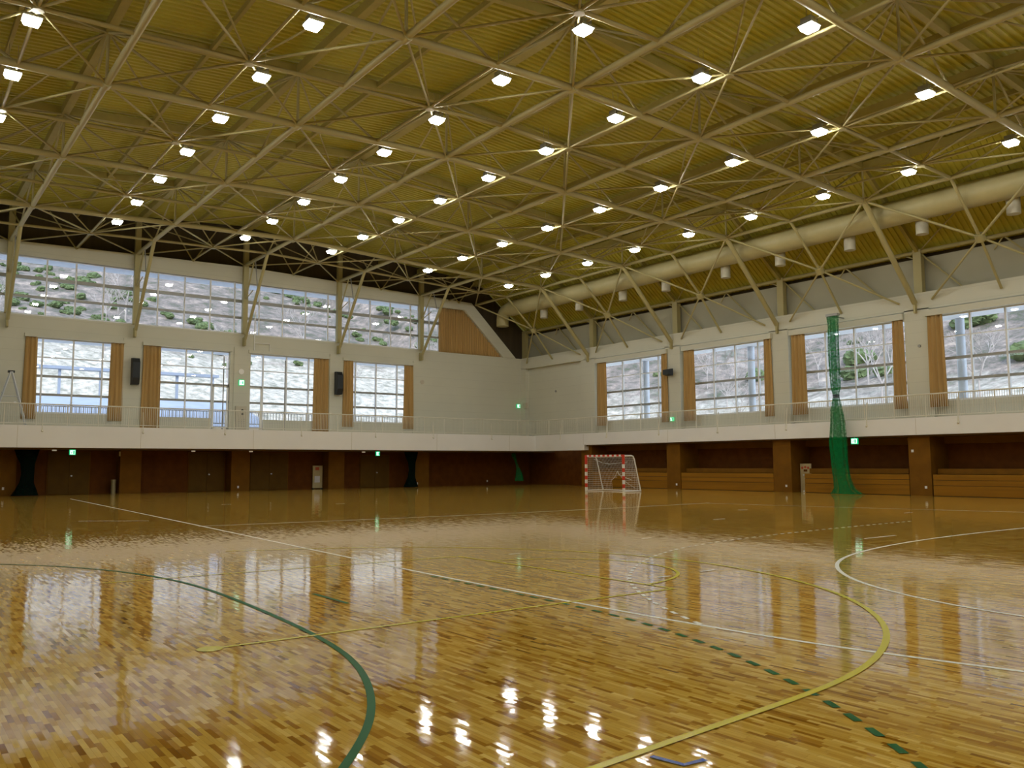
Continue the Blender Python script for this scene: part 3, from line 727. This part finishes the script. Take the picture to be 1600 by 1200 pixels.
# ------------------------------------------------------------------ doors, boards and fittings under the gable balcony
for i, (a, b, z) in enumerate([(-32.55, -30.5, 2.33), (-25.0, -22.9, 2.33), (-21.25, -18.8, 2.33), (-13.56, -11.4, 2.2)]):
    mb = MB(); mb.box(a-.06, b+.06, .84, .9, 0, z+.06); o = mb.build('door_%d' % (3+i), 'brown_pier'); o['kind'] = 'structure'
    mid = (a+b)/2
    MB().box(a, mid-.01, .80, .845, .02, z).build('door_leaf', 'olive_door', o); MB().box(mid+.01, b, .80, .845, .02, z).build('door_leaf', 'olive_door', o)
    MB().tube((mid+.12, .8, 1.02), (mid+.12, .70, 1.02), .045, 10).build('door_knob', 'steel', o)
o = MB().box(-17.1, -16.42, .7, .78, .05, 1.52).build('notice_board', 'poster'); tag(o, 'tall yellowish notice board standing by the wall between the doors', 'notice board')
MB().box(-16.92, -16.66, .69, .7, 1.22, 1.42).build('red_print', 'poster_red', o); MB().box(-16.98, -16.6, .685, .7, .42, .84).build('paper_sheet', 'paper', o)
MB().box(-17.1, -17.04, .6, .88, 0, .05).build('foot', 'black', o); MB().box(-16.48, -16.42, .6, .88, 0, .05).build('foot', 'black', o)
o = empty('waste_bin', (-29.3, .35, 0), 'slim round metal bin beside the pier under the gable balcony', 'bin')
MB().tube((-29.3, .35, 0), (-29.3, .35, .72), .14, 16).build('body', 'metal_bin', o); MB().tube((-29.3, .35, .72), (-29.3, .35, .78), .15, 16).build('lid', 'metal_bin', o)
def exit_sign(loc, axis, lab, w=.3, h=.3, wall=False):
    x, y, z = loc; t = empty('exit_sign', loc, lab, 'exit sign', 'green exit signs')
    if axis == 'y':
        MB().box(x-w/2, x+w/2, y-.04, y+.04, z-h/2, z+h/2).build('casing', 'exit_green', t)
        mb = MB(); mb.box(x-w/2+.035, x+w/2-.035, y-.05, y-.041, z-h/2+.035, z+h/2-.035); mb.build('lit_face', 'exit_face', t)
        mb = MB()   # running figure and doorway
        mb.box(x+.02, x+.1, y-.056, y-.051, z-.09, z+.09); mb.add([(x-.09, y-.055, z-.06), (x-.05, y-.055, z-.08), (x-.01, y-.055, z+.03), (x-.05, y-.055, z+.05)], [(0, 1, 2, 3)])
        mb.tube((x-.03, y-.056, z+.075), (x-.03, y-.051, z+.075), .022, 8); mb.build('running_figure', 'exit_green', t)
        if not wall: MB().box(x-.02, x+.02, y-.02, y+.02, z+h/2, z+h/2+.08).build('hanger', 'alu_dark', t)
    else:
        MB().box(x-.04, x+.04, y-w/2, y+w/2, z-h/2, z+h/2).build('casing', 'exit_green', t)
        MB().box(x-.05, x-.041, y-w/2+.035, y+w/2-.035, z-h/2+.035, z+h/2-.035).build('lit_face', 'exit_face', t)
        mb = MB(); mb.box(x-.056, x-.051, y-.1, y-.02, z-.09, z+.09); mb.add([(x-.055, y+.09, z-.06), (x-.055, y+.05, z-.08), (x-.055, y+.01, z+.03), (x-.055, y+.05, z+.05)], [(0, 1, 2, 3)])
        mb.tube((x-.056, y+.03, z+.075), (x-.051, y+.03, z+.075), .022, 8); mb.build('running_figure', 'exit_green', t)
        if not wall: MB().box(x-.02, x+.02, y-.02, y+.02, z+h/2, z+h/2+.1).build('hanger', 'alu_dark', t)
exit_sign((-31.88, -2.1, 2.29), 'y', 'lit green exit sign hanging under the gable balcony at far left', .3, .28)
exit_sign((-13.82, -2.1, 2.29), 'y', 'lit green exit sign hanging under the gable balcony by the fourth door', .27, .28)
exit_sign((-22.28, -.12, 6.67), 'y', 'lit green exit sign on the gable wall between second and third windows', .34, .36, True)
exit_sign((-.62, -.08, 6.03), 'y', 'lit exit sign on the gable wall close to the far corner', .3, .3, True)
exit_sign((-.4, -15.66, 4.33), 'x', 'small exit sign on the right wall pier above the balcony floor', .3, .26, True)
exit_sign((XB+.1, -28.2, 2.65), 'x', 'lit exit sign hanging under the right balcony beside the green net', .36, .3)
def speaker(loc, lab):
    x, y, z = loc; t = empty('column_speaker', loc, lab, 'loudspeaker', 'black column loudspeakers')
    mb = MB(); mb.prism([(y+.28, z-.78), (y-.10, z-.76), (y-.2, z-.4), (y-.2, z+.5), (y-.05, z+.74), (y+.28, z+.76)], 'x', x-.2, x+.2); mb.build('cabinet', 'black', t)
    MB().box(x-.17, x+.17, y-.215, y-.2, z-.38, z+.48).build('grille', 'black_cloth', t)
    MB().box(x-.08, x+.08, y+.28, y+.36, z-.3, z+.3).build('wall_bracket', 'black', t)
speaker((-28.52, -.40, 6.98), 'tall black loudspeaker on the gable wall between first and second windows')
speaker((-15.85, -.40, 6.98), 'tall black loudspeaker on the gable wall between third and fourth windows')
t = empty('wall_speaker', (-.62, -15.7, 7.27), 'small dark grey loudspeaker on the right wall pier between windows', 'loudspeaker')
MB().prism([(-.55, 7.05), (-.95, 7.12), (-.95, 7.42), (-.55, 7.5)], 'y', -15.95, -15.45).build('cabinet', 'black_cloth', t)
MB().box(-.55, -.32, -15.75, -15.65, 7.2, 7.35).build('wall_bracket', 'black', t)
tag(MB().box(-.5, -.32, -.85, -.45, 5.85, 6.25).build('wall_box', 'box_beige'), 'square olive-beige box on the corner pier of the right wall', 'box')
t = empty('control_panel', (-22.25, -.1, 4.4), 'beige control cabinet on the gable wall between the two side doors', 'cabinet')
MB().box(-22.62, -21.95, -.22, -.06, 3.66, 5.2).build('cabinet_body', 'box_beige', t)
for q in ((-22.22, 4.95), (-22.2, 4.72)): MB().tube((q[0], -.22, q[1]), (q[0], -.24, q[1]), .07, 12).build('round_dial', 'black', t)
for ix in range(3):
    for iz in range(4): MB().tube((-22.4+ix*.15, -.22, 4.4-iz*.14), (-22.4+ix*.15, -.232, 4.4-iz*.14), .03, 8).build('button', 'alu_dark', t)
def disc(axis, loc, r, lab, m='box_beige', name='round_fitting', cat='fitting'):
    x, y, z = loc; mb = MB()
    if axis == 'y': mb.tube((x, y, z), (x, y-.06, z), r, 16)
    else: mb.tube((x, y, z), (x-.06, y, z), r, 16)
    tag(mb.build(name, m), lab, cat)
disc('y', (-22.3, -.06, 7.36), .17, 'pale round fitting on the gable wall above the exit sign', 'fascia_cream')
disc('y', (-9.25, -.02, 7.43), .16, 'round beige fitting on the gable wall right of the fourth window', 'box_beige')
disc('x', (-.32, -31.5, 7.15), .07, 'tiny grey round fitting on the right wall pier left of the nearest window', 'alu_dark')
disc('y', (-34.4, -.0, 4.95), .07, 'small bright round button on the gable wall behind the ladder', 'white_paint', 'wall_button', 'button')
disc('x', (-.02, -3.9, 6.95), .08, 'small dark fitting high on the blank right wall panel', 'alu_dark')
for p, lab in (((-22.3, -.05, .24), 'small white socket low on the second pier of the gable wall'), ((-9.6, -.05, .24), 'small white socket low on the last pier before the corner'), ((-2.9, .9, .3), 'small white socket low on the dark wall near the corner'), ((-34.75, -.05, .40), 'small white socket low on the leftmost pier')):
    x, y, z = p; tag(MB().box(x-.05, x+.05, y-.02, y, z-.07, z+.07).build('wall_socket', 'white_paint'), lab, 'socket', 'wall sockets')
for p, lab in (((-.5, -16.0, .28), 'white socket low on the right wall pier behind the goal'), ((-.5, -23.9, .33), 'white socket low on the right wall pier left of the green net'), ((-.5, -31.57, .40), 'white socket low on the right wall pier nearest the camera'), ((-.5, -31.0, 2.12), 'white round knob high on the right wall pier nearest the camera')):
    x, y, z = p; tag(MB().box(x-.02, x, y-.055, y+.055, z-.06, z+.06).build('wall_socket', 'white_paint'), lab, 'socket', 'wall sockets')
for i, x in enumerate([-32.57, -25.32, -21.89, -14.29]):
    tag(MB().tube((x, -1, 2.44), (x, -1, 2.37), .11, 14).build('ceiling_downlight', 'soft_glow'), 'dim round downlight under the gable balcony, %s from the left' % ORD[i], 'lamp', 'dim balcony downlights')
for p, lab in (((-29.12, -.02, 2.25), 'thin pale tag high on the pier beside the bin'), ((-10.02, -.02, 2.2), 'thin pale tag high beside the dark net near the corner')):
    x, y, z = p; tag(MB().box(x-.04, x+.04, y-.09, y-.05, z-.14, z+.12).build('hanging_tag', 'box_beige'), lab, 'tag')
# rods and conduit on the gable wall
for x, z0, lab in ((-23.5, 3.62, 'thin dark upright rod in front of the second gable window'), (-19.6, 3.62, 'thin dark upright rod in front of the third gable window')):
    tag(MB().tube((x, -.45, z0), (x, -.45, 8.2), .035, 6).build('upright_rod', 'alu_dark'), lab, 'rod')
o = MB().tube((-21.5, -.06, 8.74), (-21.5, -.06, Z_S+1.5), .035, 6).tube((-21.5, -.06, 9.22), (-20.5, -.06, 9.22), .025, 6).tube((-20.5, -.06, 9.22), (-20.5, -.06, 8.8), .025, 6).build('conduit', 'fascia_cream')
tag(o, 'thin cream conduit pipe above the third gable window', 'pipe')
# step ladder on the balcony
t = empty('step_ladder', (-34.7, -.9, 3.6), 'silver folding step ladder on the gable balcony at far left', 'ladder')
for s_ in (-.22, .22):
    MB().tube((-35.55, -1+s_, 3.6), (-34.78, -1+s_*.6, 6.5), .04, 6).build('leg', 'steel', t); MB().tube((-33.95, -1+s_, 3.6), (-34.72, -1+s_*.6, 6.5), .04, 6).build('leg', 'steel', t)
for i in range(8):
    f = i/8.5; MB().box(-35.55+.77*f-.04, -35.55+.77*f+.04, -1.22+.08*f, -.78-.08*f, 3.8+2.7*f, 3.84+2.7*f).build('tread', 'steel', t)
MB().box(-34.9, -34.6, -1.15, -.85, 6.45, 6.56).build('top_cap', 'black', t)
MB().tube((-35.12, -1.2, 5.2), (-34.36, -1.2, 5.2), .025, 6).build('spreader', 'steel', t)

# ------------------------------------------------------------------ retractable bleachers between the right piers
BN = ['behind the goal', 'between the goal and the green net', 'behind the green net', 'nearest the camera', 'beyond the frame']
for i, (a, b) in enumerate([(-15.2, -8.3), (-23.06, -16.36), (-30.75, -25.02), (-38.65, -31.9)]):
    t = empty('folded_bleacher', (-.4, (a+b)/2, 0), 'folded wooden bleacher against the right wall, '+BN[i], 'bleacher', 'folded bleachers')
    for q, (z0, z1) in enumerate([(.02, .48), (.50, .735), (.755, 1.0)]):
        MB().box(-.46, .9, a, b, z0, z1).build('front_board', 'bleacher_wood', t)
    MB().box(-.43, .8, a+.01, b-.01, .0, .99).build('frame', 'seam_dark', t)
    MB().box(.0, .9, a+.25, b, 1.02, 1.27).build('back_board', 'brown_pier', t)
o = MB().box(.25, .30, -24.95, -24.28, 0, 1.53).build('notice_board', 'poster'); tag(o, 'yellowish notice board leaning between the right pier and the bleacher', 'notice board')
for yy, zz in ((-24.42, 1.30), (-24.60, 1.34), (-24.78, 1.30)):
    MB().tube((.25, yy, zz), (.235, yy, zz), .07, 10).build('round_print', 'poster_red', o)
MB().box(.236, .25, -24.72, -24.5, 1.10, 1.22).build('dark_print', 'brown_wall', o); MB().box(.235, .25, -24.75, -24.45, .88, .95).build('white_label', 'paper', o)
tag(MB().tube((-.35, -24.88, .02), (-.35, -24.88, .10), .04, 8).build('floor_peg', 'white_paint'), 'tiny white peg on the floor at the bleacher corner', 'peg')

# ------------------------------------------------------------------ handball goal
gx, gy0, gy1, gh = -7.04, -14.95, -18.03, 2.06
t = empty('handball_goal', (gx, (gy0+gy1)/2, 0), 'red and white banded handball goal with torn net by the right wall', 'goal')
def banded(axis, a, b, fixed, r=.04, n_=10, red_first=False):
    mb = MB()
    for i in range(n_):
        u0 = a+(b-a)*i/n_; u1 = a+(b-a)*(i+1)/n_; mi = (i+(1 if red_first else 0)) % 2
        if axis == 'z': mb.box(fixed[0]-r, fixed[0]+r, fixed[1]-r, fixed[1]+r, u0, u1, mi)
        else: mb.box(fixed[0]-r, fixed[0]+r, min(u0, u1), max(u0, u1), fixed[1]-r, fixed[1]+r, mi)
    return mb
for y in (gy0, gy1):
    mb = banded('z', 0, 1.76, (gx, y), .055, 8); mb.box(gx-.055, gx+.055, y-.055, y+.055, 1.76, gh, 1); mb.build('post', ['white_paint', 'red_paint'], t)
mb = banded('y', gy0-.12, gy1+.12, (gx, gh-.04), .05, 15); mb.box(gx-.052, gx+.052, gy0-.14, gy0, gh-.1, gh+.015, 1); mb.box(gx-.052, gx+.052, gy1, gy1+.14, gh-.1, gh+.015, 1); mb.build('crossbar', ['white_paint', 'red_paint'], t)
for y in (gy0, gy1):
    MB().path([(gx, y, gh-.05), (gx+.62, y, gh-.05), (gx+.76, y, gh-.09), (gx+.85, y, gh-.25), (gx+1.30, y, .09), (gx+1.32, y, .04)], .036, 8).build('side_frame', 'white_paint', t)
    MB().tube((gx, y, .04), (gx+1.33, y, .04), .035, 8).build('base_tube', 'white_paint', t)
MB().tube((gx+1.32, gy0, .04), (gx+1.32, gy1, .04), .035, 8).build('rear_tube', 'white_paint', t)
mb = MB()
def sag(y, z): return .0
def back(z):   # x of the net's back face at height z
    return gx+.80+(1.27-.80)*(1-z/1.95)
def torn(y, z): return z < .95-.25*abs((y+16.9)/.8) and -17.75 < y < -15.9
st = .12; ny = int((gy0-gy1)/st); nz_ = int(1.95/st)
for i in range(ny+1):
    y = gy0-i*st
    for q in range(nz_):
        z = .05+q*st; bul = .10*math.sin(PI*min(1, z/1.9))
        if torn(y, z): continue
        mb.tube((back(z)+bul, y, z), (back(z+st)+.10*math.sin(PI*min(1, (z+st)/1.9)), y, z+st), .0065, 3, cap=False)
for q in range(nz_+1):
    z = .05+q*st; bul = .10*math.sin(PI*min(1, z/1.9))
    for i in range(ny):
        y = gy0-i*st
        if torn(y, z) or torn(y-st, z): continue
        mb.tube((back(z)+bul, y, z), (back(z)+bul, y-st, z), .0065, 3, cap=False)
for y in (gy0, gy1):
    for q in range(nz_+1):
        z = .05+q*st; mb.tube((gx+.05, y, z), (back(z), y, z), .0065, 3, cap=False)
    for i in range(1, 11):
        x = gx+i*.12; zt_ = 1.95 if x < gx+.8 else max(.1, 1.95*(1-(x-gx-.8)/.47))
        mb.tube((x, y, .05), (x, y, zt_), .0065, 3, cap=False)
for i in range(ny+1): mb.tube((gx, gy0-i*st, gh-.1), (gx+.8, gy0-i*st, gh-.12), .006, 3, cap=False)
# slack rope and the drooping torn edge
mb.path([(gx+.5, gy0-.1, 1.85), (gx+.55, gy0-.8, 1.62), (gx+.55, gy0-1.4, 1.55), (gx+.5, gy0-2.2, 1.6), (gx+.4, gy1+.1, 1.66)], .014, 5)
mb.path([(back(.6), -15.9, .62), (back(1), -16.25, .8), (back(1), -16.5, 1.15), (back(1), -16.6, .95), (back(1), -17.1, .78), (back(1), -17.6, .66)], .02, 5)
mb.path([(back(.8), -16.7, .85), (back(.6), -17.1, .5), (back(.3), -17.7, .2)], .012, 5)
mb.build('net', 'net_white', t)

# ------------------------------------------------------------------ gathered nets
def net_bundle(cx_, cy_, prof, m, lab, axis='x', folds=11, thin=.35):
    """prof: list of (z, half width, sideways shift)"""
    mb = MB(); N = 44; vs = []; prof = prof
    for z, hw, sh in prof:
        for i in range(N):
            a = 2*PI*i/N; rr = 1+.16*math.sin(folds*a+z*.7)+.06*math.sin(5*a+z*2)
            u = math.cos(a)*hw*rr; v = math.sin(a)*hw*thin*rr
            vs.append((cx_+v, cy_+u+sh, z) if axis == 'x' else (cx_+u+sh, cy_+v, z))
    fs = [(k_*N+i, k_*N+(i+1) % N, (k_+1)*N+(i+1) % N, (k_+1)*N+i) for k_ in range(len(prof)-1) for i in range(N)]
    mb.add(vs, fs, 0, True)
    return mb
t = empty('divider_net', (-1.6, -27.5, 0), 'bright green divider net gathered into a hanging bundle by the right wall', 'net')
prof = [(9.0, .30, -.12), (8.6, .27, -.14), (7.5, .28, -.12), (6.2, .27, -.12), (5.4, .26, -.14), (5.05, .17, -.15), (4.9, .15, -.15), (4.7, .20, -.15), (4.2, .30, -.15), (3.6, .36, -.18), (2.6, .44, -.14), (1.6, .42, -.2), (.8, .44, -.3), (.3, .50, -.4), (.08, .72, -.5), (.02, .80, -.52)]
net_bundle(-1.6, -27.62, prof, 'net_green', '').build('net_bundle', 'net_green', t)
prof2 = [(z, w*.5, s_+.02) for z, w, s_ in prof]
net_bundle(-1.6, -27.62, prof2, 'net_green', '', folds=7).build('inner_fold', 'net_green', t)
MB().box(-1.7, -.325, -27.62, -27.56, 9.02, 9.08).box(-1.75, -1.5, -28.1, -27.45, 9.0, 9.12).build('bracket_arm', 'alu_dark', t)
mb = MB()
for dz in (4.86, 4.95): mb.tube((-1.6, -27.77, dz), (-1.6, -27.77, dz+.04), .17, 14)
mb.build('tie_rope', 'black_cloth', t)
for x, w0, w1, lab in ((-10.5, .26, .5, 'nearly black gathered net hanging by the last gable pier'), (-33.8, .3, .55, 'nearly black gathered net hanging under the gable balcony at far left')):
    pr = [(2.44, w1*.95, 0), (2.1, w1*.8, 0), (1.7, w0, .05), (1.2, w0*.9, .06), (.7, w0, .02), (.3, w1*.8, 0), (.02, w1, -.03 if x < -20 else .0)]
    o = net_bundle(x, -.75, pr, 'net_dark', '', axis='y').build('gathered_net', 'net_dark'); tag(o, lab, 'net', 'dark gathered nets')
o = net_bundle(-1.2, -.6, [(2.4, .12, -.3), (2.2, .18, -.3), (1.8, .08, -.1), (1.3, .12, .1), (.9, .26, .2), (.4, .36, .25), (.3, .38, .25)], 'net_green', '', axis='y').build('loose_net', 'net_green')
tag(o, 'dim green net hanging slack in the dark corner under the balcony', 'net')

# ------------------------------------------------------------------ outside
def hills():
    mb = MB()
    def H(x, y):
        dN = max(0, y-12); dE = max(0, x-12)
        h = 2.2+max(0, y-22)*.40+max(0, x-26)*.42*(1 if True else 0)
        if y > 22 and x > 26: h = 2.2+.42*math.hypot(y-22, x-26)*1.1
        h += 1.3*math.sin(x*.07+1)*math.cos(y*.06)*min(1, (dN+dE)/30)+.5*math.sin(x*.31+y*.23)*min(1, (dN+dE)/30)
        return h
    xs = [-130+i*4.0 for i in range(75)]; ys = [-90+i*4.0 for i in range(70)]
    idx = {}; vs = []; fs = []
    for i, x in enumerate(xs):
        for j, y in enumerate(ys):
            if x < 8 and y < 6: continue
            idx[i, j] = len(vs); vs.append((x, y, H(x, y)))
    for i in range(len(xs)-1):
        for j in range(len(ys)-1):
            q = [(i, j), (i+1, j), (i+1, j+1), (i, j+1)]
            if all(k_ in idx for k_ in q): fs.append(tuple(idx[k_] for k_ in q))
    mb.add(vs, fs, 0, True); o = mb.build('ground_outside', 'hill'); o['kind'] = 'structure'
    return H
H = hills()
# roof overhangs
tag(MB().box(HW-1, .4, .33, 2.35, 8.63, 8.8).build('window_canopy', 'ext_soffit'), 'pale canopy outside above the gable windows', 'canopy')
tag(MB().box(.33, 2.2, YB, -5, 8.63, 8.8).build('window_canopy', 'ext_soffit'), 'pale canopy outside above the right wall windows', 'canopy')
tag(MB().box(HW+7.5, -7.5, .55, 2.6, 13.15, 13.4).build('eave_overhang', 'ext_soffit'), 'pale eave outside above the clerestory', 'eave')
for i, y in enumerate([-10.99, -19.8, -32.27]):
    t = empty('outside_column', (2.2, y, 2.2), ['pale round outside column seen through the window nearest the corner', 'pale round outside column seen through the second right wall window', 'silver round outside column with collars seen through the nearest window'][i], 'column', 'round outside columns')
    MB().tube((2.2, y, 2.0), (2.2, y, 8.63), .21, 18).build('shaft', 'ext_column', t)
    for z in (5.55, 7.75): MB().tube((2.2, y, z), (2.2, y, z+.07), .25, 18).build('collar', 'alu_dark', t)
tag(MB().tube((3.2, -28.25, 2.0), (3.2, -28.25, 6.6), .09, 10).build('outside_post', 'white_paint'), 'thin white outside post seen through the third right wall window', 'post')
# low outside building with blue roof, fence, colonnade
t = empty('blue_roofed_shed', (-30, 14, 3), 'low outside shed with grey-blue roof seen through the leftmost window', 'shed')
mb = MB(); mb.prism([(8, 4.3), (16, 6.6), (24, 4.6)], 'x', -40, -17); mb.build('roof', 'ext_blue', t); MB().box(-39.5, -17.5, 9, 23, 2.2, 4.4).build('wall', 'ext_white', t)
t = empty('covered_walkway', (-30, 30, 4), 'pale blue outside walkway frame with posts behind the shed roof', 'frame')
MB().box(-42, -14, 30, 31, 10.0, 10.25).build('roof', 'ext_blue', t)
MB().box(-42, -14, 30.4, 30.5, 7.6, 7.75).build('rail', 'ext_blue', t)
for i in range(9): MB().box(-41+i*3.3, -40.8+i*3.3, 30.3, 30.6, 3, 10).build('post', 'ext_blue', t)
t = empty('outside_fence', (-25, 2.2, 3.5), 'low dark fence with upright bars outside the gable windows', 'fence')
MB().box(-40, -9, 2.2, 2.24, 4.95, 5.0).build('top_rail', 'alu_dark', t); MB().box(-40, -9, 2.2, 2.24, 4.2, 4.26).build('bottom_rail', 'alu_dark', t)
mb = MB()
for i in range(150): mb.box(-40+i*.207, -39.97+i*.207, 2.2, 2.23, 4.2, 5.0)
mb.build('bar_panel', 'alu_dark', t)
tag(MB().box(-40.4, -8.6, .33, 2.4, 3.2, 3.55).build('outside_deck', 'ext_white'), 'pale outside deck along the gable wall', 'deck')
# shrubs and trees on the slope
def blob(rad, seed, n_=3):
    rnd = random.Random(seed); bm = bmesh.new()
    for q in range(n_):
        c = Vector((rnd.uniform(-.6, .6), rnd.uniform(-.6, .6), rnd.uniform(.2, .9)))*rad if q else Vector((0, 0, rad*.6))
        r_ = bmesh.ops.create_icosphere(bm, subdivisions=3, radius=rad*rnd.uniform(.55, .9), matrix=Matrix.Translation(c))
        for v in r_['verts']: v.co += Vector((rnd.uniform(-1, 1), rnd.uniform(-1, 1), rnd.uniform(-1, 1)))*rad*.14
    me = bpy.data.meshes.new('shrub'); bm.to_mesh(me); bm.free(); me.materials.append(MATS['shrub'])
    for p in me.polygons: p.use_smooth = False
    return me
BL = [blob(1.0, s_) for s_ in (1, 2, 3)]
rnd = random.Random(4)
def bush(x, y, s_, k_):
    o = bpy.data.objects.new('shrub', BL[k_ % 3]); COL.objects.link(o); o.location = (x, y, H(x, y)-.2*s_); o.scale = (s_*1.3, s_*1.3, s_); o.rotation_euler = (0, 0, rnd.random()*6)
    g_ = 'gable wall' if x < 45 else 'right wall'
    tag(o, 'rounded green shrub on the slope outside the %s windows' % g_, 'shrub', 'shrubs outside the %s windows' % g_)
PTS = []
def free(x, y, d):
    if any(math.hypot(x-a, y-b) < d+e for a, b, e in PTS): return False
    PTS.append((x, y, d)); return True
for i in range(900):
    x = rnd.uniform(-40, 34); y = rnd.uniform(54, 112); s_ = rnd.uniform(.25, .8)
    if len(PTS) < 230 and math.sin(x*.11+y*.05) > -.3 and free(x, y, 1.15*s_): bush(x, y, s_, i)
for i in range(60):
    x = rnd.uniform(48, 100); y = rnd.uniform(-30, 46); s_ = rnd.uniform(.6, 1.5)
    if free(x, y, 1.15*s_): bush(x, y, s_, i)
def bare_tree(seed, m='bark'):
    rnd2 = random.Random(seed); mb = MB()
    def br(p, d, L, r, dep):
        e = p+d*L; mb.tube(p, e, r, 5, r2=r*.65, cap=False)
        if dep == 0: return
        for _ in range(3):
            nd = (d+Vector((rnd2.uniform(-.95, .95), rnd2.uniform(-.8, .8), rnd2.uniform(-.1, .6)))).normalized(); br(e, nd, L*.72, r*.62, dep-1)
    br(Vector((0, 0, 0)), Vector((0, 0, 1)), 2.0, .10, 5)
    return mb
bt = [bare_tree(s_) for s_ in (3, 5)]
T0 = []
for i, b_ in enumerate(bt):
    o = b_.build('bare_tree', 'bark'); T0.append(o)
pts = [(34, 6), (38, -8), (42, 14), (36, -18), (48, 22), (30, 30), (18, 34), (5, 40), (-8, 46), (-20, 52), (46, -2), (52, 8), (-30, 56), (-14, 70), (8, 62), (22, 50)]
for i, (x, y) in enumerate(pts):
    o = T0[i] if i < 2 else T0[i % 2].copy()
    if i >= 2: COL.objects.link(o)
    o.location = (x, y, H(x, y)-.3); s_ = rnd.uniform(.9, 1.5); o.scale = (s_, s_, s_); o.rotation_euler = (0, 0, rnd.random()*6)
    g_ = 'gable wall' if y > 28 else 'right wall'
    tag(o, 'leafless grey tree on the slope outside the %s windows' % g_, 'tree', 'leafless trees outside the %s' % g_)
